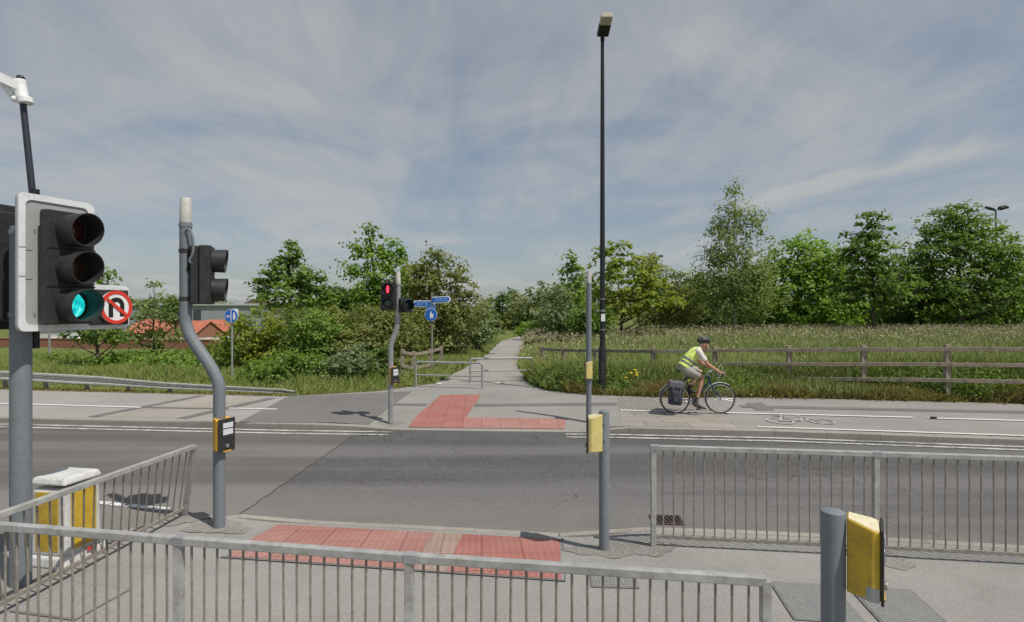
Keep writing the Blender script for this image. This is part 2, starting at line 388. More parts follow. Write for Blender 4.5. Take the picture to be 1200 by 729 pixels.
GAIN = 2.2
def leaf_mat(name, a, b_, c_, trans=.46):
    a, b_, c_ = ((q[0] * GAIN * 1.1, q[1] * GAIN, q[2] * GAIN) if 'blades' not in name and 'weeds' not in name else q for q in (a, b_, c_))
    m = bpy.data.materials.new(name); m.use_nodes = True; t = m.node_tree; t.nodes.clear()
    at = N(t, 'ShaderNodeAttribute', attribute_name='v')
    g = N(t, 'ShaderNodeNewGeometry').outputs['Position']
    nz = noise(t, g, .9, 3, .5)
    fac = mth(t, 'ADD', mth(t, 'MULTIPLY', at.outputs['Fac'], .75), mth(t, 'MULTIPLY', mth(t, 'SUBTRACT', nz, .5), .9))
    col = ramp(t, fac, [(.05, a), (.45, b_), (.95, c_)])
    d = N(t, 'ShaderNodeBsdfPrincipled'); lk(t, col, d.inputs['Base Color']); d.inputs['Roughness'].default_value = .55; d.inputs['Specular IOR Level'].default_value = .25
    tr = N(t, 'ShaderNodeBsdfTranslucent'); lk(t, mixc(t, 1.0, col, (1.15, 1.2, .55), 'MULTIPLY'), tr.inputs[0])
    if 'blades' in name:                 # blade normals tilted skyward so the grass looks evenly lit
        gn = N(t, 'ShaderNodeNewGeometry'); vmx = N(t, 'ShaderNodeMix', data_type='VECTOR'); vmx.inputs[0].default_value = .6
        lk(t, gn.outputs['Normal'], vmx.inputs[4]); vmx.inputs[5].default_value = (0, -.15, 1)
        nz_ = N(t, 'ShaderNodeVectorMath', operation='NORMALIZE'); lk(t, vmx.outputs[1], nz_.inputs[0]); lk(t, nz_.outputs[0], d.inputs['Normal'])
    mx = N(t, 'ShaderNodeMixShader'); mx.inputs[0].default_value = trans; lk(t, d.outputs[0], mx.inputs[1]); lk(t, tr.outputs[0], mx.inputs[2])
    o = N(t, 'ShaderNodeOutputMaterial'); lk(t, mx.outputs[0], o.inputs[0]); return m
LEAF = {
 'mid':    leaf_mat('leaf_mid_green', (.035, .065, .015), (.070, .120, .024), (.115, .17, .04)),
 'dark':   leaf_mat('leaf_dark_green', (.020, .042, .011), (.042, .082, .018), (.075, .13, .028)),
 'bright': leaf_mat('leaf_bright_green', (.05, .10, .018), (.095, .165, .028), (.15, .22, .04)),
 'yellow': leaf_mat('leaf_yellow_green', (.065, .10, .016), (.115, .155, .024), (.18, .20, .038)),
 'olive':  leaf_mat('leaf_olive', (.05, .07, .022), (.10, .12, .038), (.155, .165, .06)),
 'silver': leaf_mat('leaf_silver', (.055, .085, .045), (.105, .14, .075), (.19, .225, .14)),
 'birch':  leaf_mat('leaf_birch', (.055, .085, .028), (.10, .135, .045), (.155, .185, .07)),
 'far':    leaf_mat('leaf_far', (.055, .08, .035), (.09, .12, .05), (.125, .155, .07)),
 'bramble':leaf_mat('leaf_bramble', (.045, .085, .02), (.085, .145, .03), (.15, .22, .045)),
}
grass_m = leaf_mat('meadow_blades', (.165, .215, .050), (.25, .305, .080), (.38, .37, .17), .25)
verge_m = leaf_mat('verge_blades', (.13, .185, .036), (.205, .26, .058), (.34, .325, .125), .25)
dry_m = leaf_mat('dry_weeds', (.22, .16, .06), (.30, .23, .09), (.36, .32, .14), .3)
bark = mat('bark', (.13, .105, .08), .9, 0, .3, 5, spec=.1, bump=.6, bscale=20)
birchbark = mat('birch_bark', (.52, .50, .45), .8, 0, .15, 7, spec=.1, dirt=(.12, .11, .1))

# ------------------------------------------------------------------ ground shape
NEAR = [(-12, -12), (-9, 2.5), (-8, 4.3), (-4.93, 5.55), (-3.73, 6.5), (-3.39, 6.82), (-2.6, 6.74), (-.93, 6.53), (.47, 6.33), (1.28, 6.28), (2.73, 6.16), (5.07, 5.78), (10, 4.9), (20, 2.4), (40, -4)]
FAR = [(-60, 17.4), (-25, 14.1), (-11, 12.55), (-4.6, 11.9), (0, 11.6), (2, 11.52), (5, 11.22), (9.1, 10.5), (14, 9.4), (25, 6), (45, -1)]
REAR = [(-60, 22.5), (-25, 18.4), (-14.8, 16.9), (-11.75, 16.4), (-6.16, 15.6), (-3.9, 16.5), (-2.9, 17.7), (-2.4, 18.3), (.53, 18.3), (.98, 16.7), (2.1, 15.9), (3.84, 15.45), (6.8, 15.4), (12.7, 14.4), (25, 11.2), (45, 4.5)]
def ip(tab, x): return float(np.interp(x, [p[0] for p in tab], [p[1] for p in tab]))
def ss(a, b, x):
    t = min(1, max(0, (x - a) / (b - a))); return t * t * (3 - 2 * t)
ROADZ = -.10
def pave_z(x, y):
    yn, yf = ip(NEAR, x), ip(FAR, x)
    if y > 9:
        win = ss(-3.6, -2.5, x) * (1 - ss(1.3, 2.2, x)); return -.088 * win * (1 - ss(0, 1.3, y - yf))
    win = ss(-3.6, -2.8, x) * (1 - ss(.7, 1.5, x)); return -.088 * win * (1 - ss(0, 1.1, yn - y))
PATHL = [(18.0, -2.4), (23.1, -1.87), (28.5, -1.35), (36, -1.05), (42, -.8), (50, .6), (58, 3.5), (66, 8)]
PATHR = [(18.0, .53), (23.2, .2), (30, .4), (41, .9), (48, 2.4), (55, 5), (63, 10)]
def path_edges(y): return ip(PATHL, y), ip(PATHR, y)
def terr(x, y):
    if y < 11: return -.16
    d = y - ip(REAR, x)
    if -3 < x < 3 and y > 17 or y > 20:
        l, r = path_edges(y); dp = max(l - x, x - r)
        if y < 66: d = min(d, dp) if y > 17.5 else d
    rise = ss(0, 1.6, d)
    z = -.03 + rise * (.05 + .28 * ss(4, 14, x) + .05 * math.sin(x * .7) * math.cos(y * .45))
    if x < -4: z -= 5.2 * ss(34.5, 48, y) * ss(4, 11, -x) + .0
    if y < 20 and d < 0: z = -.16
    return z
def sheet(name, xs, ys, zf, m, kind='structure', lab=None):
    X, Y = np.meshgrid(xs, ys); n, k = X.shape
    v = np.zeros((n * k, 3)); v[:, 0] = X.ravel(); v[:, 1] = Y.ravel()
    v[:, 2] = [zf(a, b) for a, b in zip(v[:, 0], v[:, 1])]
    f = [(j * k + i, j * k + i + 1, (j + 1) * k + i + 1, (j + 1) * k + i) for j in range(n - 1) for i in range(k - 1)]
    me = bpy.data.meshes.new(name); me.from_pydata(v.tolist(), [], f); me.update()
    me.polygons.foreach_set('use_smooth', [True] * len(f))
    o = bpy.data.objects.new(name, me); COL.objects.link(o); me.materials.append(m)
    return tag(o, lab, None, None, kind)
def soil_mat():
    m = bpy.data.materials.new('grassy_ground'); m.use_nodes = True; t = m.node_tree; b = t.nodes['Principled BSDF']
    g = N(t, 'ShaderNodeNewGeometry').outputs['Position']
    c = ramp(t, noise(t, g, .8, 6, .65), [(.3, (.08, .12, .03)), (.5, (.13, .165, .045)), (.7, (.20, .19, .08))])
    c = mixc(t, ramp(t, noise(t, g, 14, 4, .7), [(.5, 0.0), (.7, .6)]), c, (.055, .06, .025))
    lk(t, c, b.inputs['Base Color']); b.inputs['Roughness'].default_value = .95; b.inputs['Specular IOR Level'].default_value = .1; return m
gx = sorted(set([-1800, -900, -400, -200, -120, -90] + list(np.arange(-72, 60, .6)) + [60, 75, 100, 150, 300, 800, 1800]))
gy = sorted(set([-400, -100, -30, 0, 8] + list(np.arange(11, 72, .5)) + [74, 78, 85, 95, 110, 140, 200, 400, 900, 2500]))
sheet('ground', gx, gy, terr, soil_mat())
def band(name, xs, lo, hi, nrow, m, zf, eps=0.0):     # sheet between two curves of x
    v = []; f = []
    for x in xs:
        a, b = lo(x), hi(x)
        for j in range(nrow + 1):
            y = a + (b - a) * j / nrow; v.append((x, y, zf(x, y) + eps))
    k = nrow + 1
    for i in range(len(xs) - 1):
        for j in range(nrow): f.append((i * k + j, (i + 1) * k + j, (i + 1) * k + j + 1, i * k + j + 1))
    me = bpy.data.meshes.new(name); me.from_pydata(v, [], f); me.update()
    o = bpy.data.objects.new(name, me); COL.objects.link(o); me.materials.append(m); return tag(o, kind='structure')
xs = list(np.arange(-60, 45.01, .25))
# asphalt carriageway: an older surface west of the transverse joint
SEAMX = lambda y: -3.23 + (y - 7.12) * .04
rv = MB(); rv.add([(-60, -30, ROADZ), (45, -30, ROADZ), (45, 22, ROADZ), (-60, 22, ROADZ)], [(0, 1, 2, 3)])
# cut far side so it stays under the footway: a band between the kerbs and a sheet west of the island
band('road', xs, lambda x: ip(NEAR, x) - .6, lambda x: ip(FAR, x) + .05, 6, road_m, lambda x, y: ROADZ)
band('road_side', list(np.arange(-60, -7.9, .5)), lambda x: -30, lambda x: ip(NEAR, x) - .59, 2, road_m, lambda x, y: ROADZ)
ro = MB()
for i in range(30):
    pass
n_ = 24; vs = []; fs = []
for i in range(n_ + 1):
    for j in range(2):
        x = -40 + 36.9 * i / n_
        if i == n_: x = SEAMX(ip(FAR, -3.1) if j else 6.55)
        y = (ip(FAR, x) - .02) if j else max(ip(NEAR, x) - .2, 3.5)
        vs.append((x, y, ROADZ + .004))
for i in range(n_): fs.append((i * 2, i * 2 + 2, i * 2 + 3, i * 2 + 1))
tag(MB().add(vs, fs).build('road_older_surface', road_old), kind='structure')
sx_ = []
for i in range(40):
    y = 6.6 + (11.8 - 6.6) * i / 39; sx_.append((SEAMX(y) + .012 * math.sin(i * 1.7) + .006 * math.sin(i * 4.1), y))
def strip(name, pts, wd, m, z, kind='structure'):     # ribbon on the ground; z is a function
    v = []; f = []
    for i, p in enumerate(pts):
        a = Vector(pts[max(i - 1, 0)]); b = Vector(pts[min(i + 1, len(pts) - 1)]); t = (b - a).normalized(); n = Vector((-t.y, t.x))
        ww = wd[i] if isinstance(wd, list) else wd
        for s in (-1, 1): q = Vector(p) + n * s * ww / 2; v.append((q.x, q.y, z(q.x, q.y)))
    f = [(2 * i, 2 * i + 2, 2 * i + 3, 2 * i + 1) for i in range(len(pts) - 1)]
    return tag(MB().add(v, f).build(name, m), kind=kind)
joint_m = mat('joint_bitumen', (.080, .076, .072), .7, 0, .2)
strip('road_joint', sx_, [.008 + .010 * abs(math.sin(i * .9)) for i in range(40)], joint_m, lambda x, y: ROADZ + .008)

near_x = [x for x in np.arange(-11.75, 40.01, .25)]
band('near_pavement', near_x, lambda x: -14.0, lambda x: ip(NEAR, x) - .12, 60, nearp_m, pave_z)
band('far_pavement', xs, lambda x: ip(FAR, x) + .12, ip_rear if False else (lambda x: ip(REAR, x)), 14, farp_m, pave_z)
# path
pv = []; ys_ = np.arange(18.0, 62, .5)
for y in ys_:
    l, r = path_edges(y)
    for j in range(5): pv.append((l + (r - l) * j / 4 + (.05 * math.sin(y * 2.3 + j) if j in (0, 4) else 0), y, .004))
tag(MB().add(pv, [(i * 5 + j, i * 5 + j + 1, (i + 1) * 5 + j + 1, (i + 1) * 5 + j) for i in range(len(ys_) - 1) for j in range(4)]).build('path', path_m), kind='structure')

def kerb(name, tab, x0, x1, side):
    L = MB(); x = x0; pts = []
    while x < x1:
        pts.append((x, ip(tab, x))); x += .04
    acc = 0; start = 0
    for i in range(1, len(pts)):
        acc += math.dist(pts[i], pts[i - 1])
        if acc >= .91 or i == len(pts) - 1:
            a, b = Vector(pts[start]), Vector(pts[i]); t = (b - a).normalized(); n = Vector((-t.y, t.x)) * side
            b = b - t * .006; dj = random.uniform(-.002, .002)
            o = []
            for p in (a, b):
                for s, dz in ((0, None), (0, 'd'), (.02, 't'), (.125, 't'), (.125, None)):
                    q = p + n * s; zt = pave_z(q.x, q.y if True else 0) + dj + .003
                    z = {None: -.2, 'd': zt - .018, 't': zt}[dz]
                    o.append((q.x, q.y, z))
            L.add(o, [(0, 1, 6, 5), (1, 2, 7, 6), (2, 3, 8, 7), (3, 4, 9, 8), (0, 4, 3, 2, 1), (5, 6, 7, 8, 9)])
            start = i; acc = 0
    return tag(L.build(name, kerb_m), kind='structure')
kerb('kerb', FAR, -40, 30, 1)
kerb('kerb', NEAR, -9, 25, -1)

def quadpatch(name, c, m, eps=.004, n=8, kind='structure', z=pave_z):   # c = 4 world (x,y) corners
    v = []; c = [Vector(p) for p in c]
    for i in range(n + 1):
        for j in range(n + 1):
            u, w_ = i / n, j / n
            p = (c[0] * (1 - u) + c[1] * u) * (1 - w_) + (c[3] * (1 - u) + c[2] * u) * w_
            v.append((p.x, p.y, z(p.x, p.y) + eps))
    k = n + 1
    return tag(MB().add(v, [(i * k + j, (i + 1) * k + j, (i + 1) * k + j + 1, i * k + j + 1) for i in range(n) for j in range(n)]).build(name, m), kind=kind)
def gp(*p): return [G(a, b)[:2] for a, b in p]
quadpatch('concrete_footway', [(-22, ip(FAR, -22) + .15), (G(283, 493)[0], ip(FAR, -4) + .14), G(365, 467)[:2], (-22, 17.95)], farl_m, .004, 24)
quadpatch('asphalt_patch', [(G(285, 493)[0], ip(FAR, -4) + .14), (G(430, 497)[0], ip(FAR, -3) + .14), G(482, 459)[:2], (-6.0, 15.62)], dark_m, .008, 12)
quadpatch('beige_patch', gp((112, 488.5), (212, 490), (317, 467), (236, 464)), beige_m, .008, 10)
for a, b in (((108, 489), (237, 464)), ((212, 491), (318, 467))):
    A, B = G(*a)[:2], G(*b)[:2]
    strip('trench_strip', [tuple(np.array(A) + (np.array(B) - np.array(A)) * i / 10) for i in range(11)], .26, seam_m, lambda x, y: pave_z(x, y) + .012)
A, B = G(168, 478)[:2], G(256, 479.5)[:2]
strip('trench_strip', [A, B], .14, seam_m, lambda x, y: pave_z(x, y) + .016)
def lerp_px(a, b, n=16): return [G(a[0] + (b[0] - a[0]) * i / n, a[1] + (b[1] - a[1]) * i / n)[:2] for i in range(n + 1)]
# slabs and blocks right of the crossing
quadpatch('block_paving', gp((726, 480.5), (845, 482), (820, 466.8), (724, 465)), block_m, .008, 8)
quadpatch('paving_slabs', [G(727, 480.7)[:2], (G(727, 498)[0], ip(FAR, 2.1) + .14), (G(868, 500)[0], ip(FAR, 4.5) + .14), G(845, 482)[:2]], slab_m, .004, 10)
strip('trench_strip', lerp_px((462, 474), (500, 474.5)), .33, seam_m, lambda x, y: pave_z(x, y) + .008)
strip('trench_strip', lerp_px((556, 475), (722, 473.5)), .38, seam_m, lambda x, y: pave_z(x, y) + .008)
strip('trench_strip', lerp_px((868, 476.5), (1330, 486)), .36, seam_m, lambda x, y: pave_z(x, y) + .008)
quadpatch('asphalt_patch', gp((874, 473), (886, 481), (908, 481), (892, 472)), dark_m, .012, 4)
# painted lines on the cycle track
def line(pts, wd, m=lineW, e=.016, z=pave_z): return strip('painted_line', pts, wd, m, lambda x, y: z(x, y) + e)
line(lerp_px((-120, 470), (165, 478)), .115); line(lerp_px((268, 479), (325, 480.2)), .10)
line(lerp_px((727, 481.2), (1070, 489.8), 24), .115); line(lerp_px((1087, 490.6), (1340, 497.5), 20), .115)
line([(x, ip(FAR, x) + .26) for x in np.arange(4.85, 22, .3)], .10)
# worn double lines along the carriageway edge
def rz(x, y): return ROADZ
for o_ in (.24, .50):
    for x0, x1 in ((-30, -2.35), (1.05, 24)):
        line([(x, ip(FAR, x) - o_) for x in np.arange(x0, x1, .3)], .10, lineO, .010, rz)
# broken line from the island nose
for i in range(5):
    a = 114 + i * 17; A, B = G(a, 589.5 + (a - 114) * .1, ROADZ), G(a + 15, 589.5 + (a + 15 - 114) * .1, ROADZ)
    line([A[:2], B[:2]], .10, lineW, .012, rz)
# tactile paving
Tf = [(-2.13, ip(FAR, -2.1) + .16), (-1.93, 15.8), (-.84, 15.8), (-1.02, 12.62), (1.15, 12.45), (1.07, ip(FAR, 1) + .16)]
quadpatch('tactile_paving', [Tf[0], (-1.03, ip(FAR, -1) + .16), Tf[2], Tf[1]], tact_m, .012, 12)
quadpatch('tactile_paving', [(-1.025, ip(FAR, -1) + .16), Tf[5], Tf[4], Tf[3]], tact_w, .012, 12)
quadpatch('tactile_paving', [(-2.70, 5.50), (-.885, 5.226), (-.84, 6.28), (-2.64, 6.53)], tact_w, .008, 12)
quadpatch('tactile_paving', [(-.88, 5.225), (-.585, 5.18), (-.535, 6.24), (-.835, 6.28)], tact_p, .008, 8)
quadpatch('tactile_paving', [(-.58, 5.18), (.43, 5.03), (.50, 6.10), (-.53, 6.24)], tact_m, .008, 12)
strip('joint_line', [(-2.75, 5.48), (.46, 5.0), (.53, 6.12)], .03, seam_m, lambda x, y: pave_z(x, y) + .012)
# covers and rough collars round the posts
def thing_cover(c, sx, sy, rz_, label, m=cover, name='access_cover', z=0.0):
    t = thing(name, (c[0], c[1], z), label, 'manhole cover', rz_)
    MB().box((0, 0, .004), (sx, sy, .008)).build('frame', cover_frame, t, bevel=.002)
    MB().box((0, 0, .006), (sx - .03, sy - .03, .010)).build('lid', m, t, bevel=.002)
thing_cover(G(719, 680)[:2], .40, .30, R(-4), 'small grey steel access cover in the pavement right of the near red paving', z=.004)
thing_cover(G(955, 706)[:2], .52, .62, R(-8), 'patterned steel cover left of the front right bollard foot', z=.004)
thing_cover(G(1052, 712)[:2], .50, .62, R(-8), 'patterned steel cover right of the front right bollard', z=.004)
thing_cover(G(85, 704)[:2], .62, .5, R(-12), 'worn square access cover beneath the left guardrail', farp_m, z=.004)
# road gully
g0 = G(781, 610, ROADZ)
t = thing('drain_grating', (g0[0], g0[1], ROADZ + .002), 'rusty slotted drain grating in the gutter behind the right guardrail', 'drain', R(-4))
MB().ring((0, 0), .001, .002, 0, .001)
k = MB()
for a, b, c_, d_ in ((0, .13, .36, .03), (0, -.13, .36, .03), (-.165, 0, .03, .24), (.165, 0, .03, .24)): k.box((a, b, .006), (c_, d_, .014))
k.build('frame', castiron, t); k = MB()
for i in range(6): k.box((-.125 + i * .05, 0, .004), (.020, .235, .010), R(12))
k.build('grate_bars', castiron, t); MB().box((0, 0, -.001), (.32, .25, .002)).build('gully_shade_plate', drainshade, t)  # flat black plate paints the shade between the bars; no hole below
def collar(c, r, el=1.0):
    n = 40; pts = []
    for i in range(n):
        q = 2 * math.pi * i / n; rr = r * (1.15 + .22 * math.sin(q * 3 + c[0] * 5) + .12 * math.sin(q * 7 + c[1]) + random.uniform(-.06, .06))
        pts.append((c[0] + rr * math.cos(q) * el, c[1] + rr * math.sin(q)))
    v = [(x, y, pave_z(x, y) + .005) for x, y in pts] + [(c[0], c[1], pave_z(*c) + .006)]
    tag(MB().add(v, [(i, (i + 1) % n, n) for i in range(n)]).build('asphalt_collar', collar_m), kind='structure')
collar(G(257, 615)[:2], .20, 1.4); collar(G(708, 640)[:2], .2, 1.5); collar(G(763, 642)[:2], .15, 1.3); collar(G(216, 607)[:2], .18, 1.2); collar(G(1035, 656)[:2], .16, 1.4); collar(G(458, 493)[:2], .15, 1.5)

# bicycle symbol on the cycle track
def cyc(x, y): c = G(933, 492); return (c[0] + x, c[1] + y)
bs = thing('cycle_marking', (*cyc(0, 0), .018), 'faint white painted bicycle symbol on the cycle track', 'road marking'); del bs['category']; bpy.data.objects.remove(bs)
def ringpts(c, r, n=22): return [(c[0] + r[0] * math.cos(2 * math.pi * i / n), c[1] + r[1] * math.sin(2 * math.pi * i / n)) for i in range(n + 1)]
bsym = MB()
def ribbon(mb, pts, wd, z):
    v = []
    for i, p in enumerate(pts):
        a = Vector(pts[max(i - 1, 0)]); b = Vector(pts[min(i + 1, len(pts) - 1)]); t = (b - a).normalized(); n = Vector((-t.y, t.x))
        for s in (-1, 1): q = Vector(p) + n * s * wd / 2; v.append((q.x, q.y, z))
    mb.add(v, [(2 * i, 2 * i + 2, 2 * i + 3, 2 * i + 1) for i in range(len(pts) - 1)])
for cx_ in (-.42, .42): ribbon(bsym, [cyc(*p) for p in ringpts((cx_, -.18), (.24, .30))], .055, .014)
for pl in ([(-.42, -.18), (-.2, .25), (.25, .25), (0, -.18), (-.42, -.18)], [(0, -.18), (-.22, .38), (-.32, .38), (-.12, .38)], [(.42, -.18), (.22, .42), (.36, .48)]):
    ribbon(bsym, [cyc(*p) for p in pl], .05, .018)
tag(bsym.build('cycle_symbol', symw), kind='structure')
# a few bits of litter on the ground
litter_m = mat('litter_paper', (.75, .74, .7), .8)
for i, (px, py, lab) in enumerate(((586, 450, 'scrap of white paper on the path between the two hoop barriers'), (515, 451, 'small white scrap lying at the left path edge'), (901, 466, 'white scrap on the cycle track edge below the fence'), (1094, 491, 'dark flattened can lying on the white cycle line'), (978, 467, 'tiny pale scrap at the weed edge right of the cyclist'))):
    p = G(px, py); o = MB()
    if i == 0:
        o.slab([(-.16, -.03), (-.05, -.06), (.14, -.03), (.18, .05), (-.02, .04), (-.13, .05)], 0, .03)
    else: o.slab([(-.07, -.03), (.05, -.04), (.08, .02), (0, .05), (-.06, .03)], 0, .025)
    ob = o.build('litter', blackpl if i == 3 else litter_m, loc=(p[0], p[1], .02), bevel=.004); tag(ob, lab, 'litter', 'litter scattered about')

# ------------------------------------------------------------------ foliage
def leaves_mesh(name, P, Nrm, size, m, parent=None, var=None, aspect=.55):
    n = len(P); a = RNG.normal(size=(n, 3)); a -= Nrm * np.sum(a * Nrm, 1)[:, None]; a /= np.linalg.norm(a, axis=1)[:, None] + 1e-9
    b = np.cross(Nrm, a); s = (size * RNG.uniform(.6, 1.35, n))[:, None] if not hasattr(size, '__len__') else size[:, None]
    bend = Nrm * s * .18
    V = np.empty((n, 4, 3)); V[:, 0] = P - a * s; V[:, 1] = P + b * s * aspect + bend; V[:, 2] = P + a * s; V[:, 3] = P - b * s * aspect + bend
    return raw_quads(name, V.reshape(-1, 3), n, m, parent, var)
def raw_quads(name, V, n, m, parent, var, k=4):
    me = bpy.data.meshes.new(name); me.vertices.add(n * k); me.loops.add(n * k); me.polygons.add(n)
    me.vertices.foreach_set('co', V.astype(np.float32).ravel())
    me.loops.foreach_set('vertex_index', np.arange(n * k, dtype=np.int32))
    me.polygons.foreach_set('loop_start', np.arange(0, n * k, k, dtype=np.int32)); me.polygons.foreach_set('loop_total', np.full(n, k, dtype=np.int32))
    at = me.attributes.new('v', 'FLOAT', 'POINT'); vv = RNG.uniform(0, 1, n) if var is None else var
    at.data.foreach_set('value', np.repeat(vv, k).astype(np.float32))
    me.update(); me.validate(); me.materials.append(m)
    o = bpy.data.objects.new(name, me); COL.objects.link(o)
    if parent is not None: o.parent = parent
    return o
def crown_pts(blobs, rc, per, dens, flat=.6, surf=.30):
    """blobs: (x,y,z,rx,ry,rz) metres, local. clusters of leaves spread through their volume"""
    P, Nn, Vv, Cc = [], [], [], []
    for (x, y, z, rx, ry, rz_) in blobs:
        nc = max(4, int(1.35 * dens * (rx * ry * rz_) ** (2 / 3) / rc ** 2))
        d = RNG.normal(size=(nc, 3)); d /= np.linalg.norm(d, axis=1)[:, None]
        r = RNG.uniform(0, 1, nc) ** surf
        wob = 1 + .16 * np.sin(d[:, 0] * 5 + x) * np.cos(d[:, 2] * 6 + z) + RNG.normal(0, .09, nc)
        c = d * (r * wob)[:, None] * np.array([rx, ry, rz_]) + np.array([x, y, z])
        Cc.append(c)
        m = RNG.poisson(per * 1.5, nc) + 2; idx = np.repeat(np.arange(nc), m); k = len(idx)
        o = RNG.normal(size=(k, 3)) * np.array([rc, rc, rc * flat]) * .62 * RNG.uniform(.6, 1.3, nc)[idx][:, None]
        p = c[idx] + o
        nr = RNG.normal(size=(k, 3)) * .55 + d[idx] * .45 + o / rc * .5 + np.array([0, 0, .95])
        nr /= np.linalg.norm(nr, axis=1)[:, None]
        P.append(p); Nn.append(nr); Vv.append(np.clip(RNG.uniform(0, 1, nc)[idx] * .55 + RNG.uniform(0, 1, k) * .45, 0, 1))
    return np.vstack(P), np.vstack(Nn), np.concatenate(Vv), np.vstack(Cc)
def plant(name, px, Y, zb, blobs, kind, label, cat, group=None, leaf=.12, rc=.4, per=9, dens=3.2, trunk=.12, tmat=None, limbs=12, flat=.6, surf=.30, top=None, stems=1, aspect=.55):
    bx = (px - CX) / F * Y
    t = thing(name, (bx, Y, zb), label, cat, 0, group)
    L = []
    for b in blobs:
        q = W(b[0], b[1], Y); s = Y / F
        dp = b[4] if len(b) > 4 else .85
        L.append((q[0] - bx, random.uniform(-.12, .12) * b[2] * s, q[2] - zb, b[2] * s, b[2] * s * dp, b[3] * s))
    P, Nn, Vv, Cc = crown_pts(L, rc, per, dens, flat, surf)
    keep = P[:, 2] > .03
    leaves_mesh('crown' if trunk else 'foliage', P[keep], Nn[keep], leaf * .92, LEAF[kind], t, Vv[keep], aspect)
    T = MB(); topz = max(b[2] + b[5] * .5 for b in L) if top is None else top
    topz = max(topz, .5)
    hb = max(L, key=lambda b: b[2]); tr = trunk or .03
    for sidx in range(stems):
        n = 7; pts = []; ex = hb[0] if stems == 1 else random.uniform(-.6, .6) * L[0][3]
        for i in range(n + 1):
            u = i / n; pts.append((ex * u ** 1.3 + .05 * math.sin(i * 1.9 + px + sidx), .05 * math.cos(i * 2.3 + px) * u * 2, -.15 + (topz + .15) * u * (1 if stems == 1 else random.uniform(.8, 1))))
        T.tube(pts, [tr * (1 - .85 * i / n) for i in range(n + 1)], 8)
    base = min(b[2] - b[5] for b in L)
    for i in range(limbs):
        c = Cc[RNG.integers(len(Cc))]
        z0 = max(.3, min(topz * .92, c[2] - abs(c[0]) * .6 - .3)); u = z0 / topz; sx0 = (hb[0] if stems == 1 else 0) * u ** 1.3
        a = Vector((sx0, 0, z0)); b = Vector(c); mid_ = (a + b) / 2 + Vector((0, 0, -.08 * (b - a).length))
        rr = tr * (1 - .8 * u) * .5
        T.tube([a, mid_, b], [rr, rr * .6, rr * .2], 5)
    T.build('trunk' if trunk else 'stem', tmat or bark, t, smooth=True)
    return t
ts = terr
def zt(px, Y): return terr((px - CX) / F * Y, Y)

# --- right-hand side, beyond the meadow
plant('birch_tree', 861, 40, 0, [(861, 222, 10, 22), (858, 250, 26, 16), (880, 262, 22, 18), (845, 268, 24, 16), (860, 290, 38, 24), (842, 300, 28, 14), (860, 325, 52, 30), (878, 320, 34, 22), (835, 345, 26, 24), (866, 352, 52, 26)], 'birch', 'tall birch with a pale trunk and drooping grey green foliage', 'tree', leaf=.135, rc=.42, per=13, dens=2.7, trunk=.17, tmat=birchbark, limbs=30, flat=1.1, surf=.5, top=9.0, aspect=.4)
plant('woodland_tree', 935, 46, 0, [(935, 305, 42, 28), (955, 315, 40, 30), (915, 325, 38, 28), (938, 350, 64, 34), (905, 360, 40, 28), (970, 358, 42, 30)], 'bright', 'rounded bright green tree just right of the birch', 'tree', 'woodland trees behind the meadow', leaf=.19, rc=.55, per=12, dens=3.4, trunk=.22)
plant('young_tree', 1024, 38, .3, [(1020, 259, 12, 12), (1028, 271, 14, 10), (1005, 276, 16, 9), (1020, 290, 30, 12), (1000, 297, 18, 10), (1022, 311, 42, 14), (1024, 331, 50, 15), (1005, 348, 36, 13), (1040, 348, 30, 12)], 'mid', 'young sycamore with tiered branches standing before the woodland', 'tree', leaf=.17, rc=.42, per=12, dens=3.0, trunk=.11, flat=.35, top=6.5)
plant('woodland_tree', 1125, 48, 0, [(1120, 252, 24, 16), (1115, 268, 40, 18), (1145, 272, 36, 20), (1100, 292, 44, 24), (1135, 298, 56, 26), (1170, 302, 34, 20), (1120, 328, 80, 28), (1180, 330, 34, 26), (1090, 350, 50, 28), (1150, 356, 66, 28)], 'mid', 'largest spreading green tree at the right, below the floodlight mast', 'tree', 'woodland trees behind the meadow', leaf=.19, rc=.6, per=12, dens=3.2, trunk=.3, flat=.4, limbs=20)
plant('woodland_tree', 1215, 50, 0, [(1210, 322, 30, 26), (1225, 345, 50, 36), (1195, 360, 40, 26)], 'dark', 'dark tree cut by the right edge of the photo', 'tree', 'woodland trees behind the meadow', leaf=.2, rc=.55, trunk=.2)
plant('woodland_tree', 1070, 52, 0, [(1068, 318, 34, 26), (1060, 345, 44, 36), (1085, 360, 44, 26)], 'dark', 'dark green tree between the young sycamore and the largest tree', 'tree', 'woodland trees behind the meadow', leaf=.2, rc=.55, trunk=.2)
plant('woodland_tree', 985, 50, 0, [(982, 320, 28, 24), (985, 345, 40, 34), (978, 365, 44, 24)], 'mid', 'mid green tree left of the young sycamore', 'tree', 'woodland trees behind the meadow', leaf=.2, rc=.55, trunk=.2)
plant('woodland_tree', 820, 50, 0, [(825, 335, 26, 18), (818, 352, 34, 26), (812, 370, 40, 22)], 'dark', 'low dark tree at the left foot of the birch', 'tree', 'woodland trees behind the meadow', leaf=.19, rc=.5, trunk=.18)
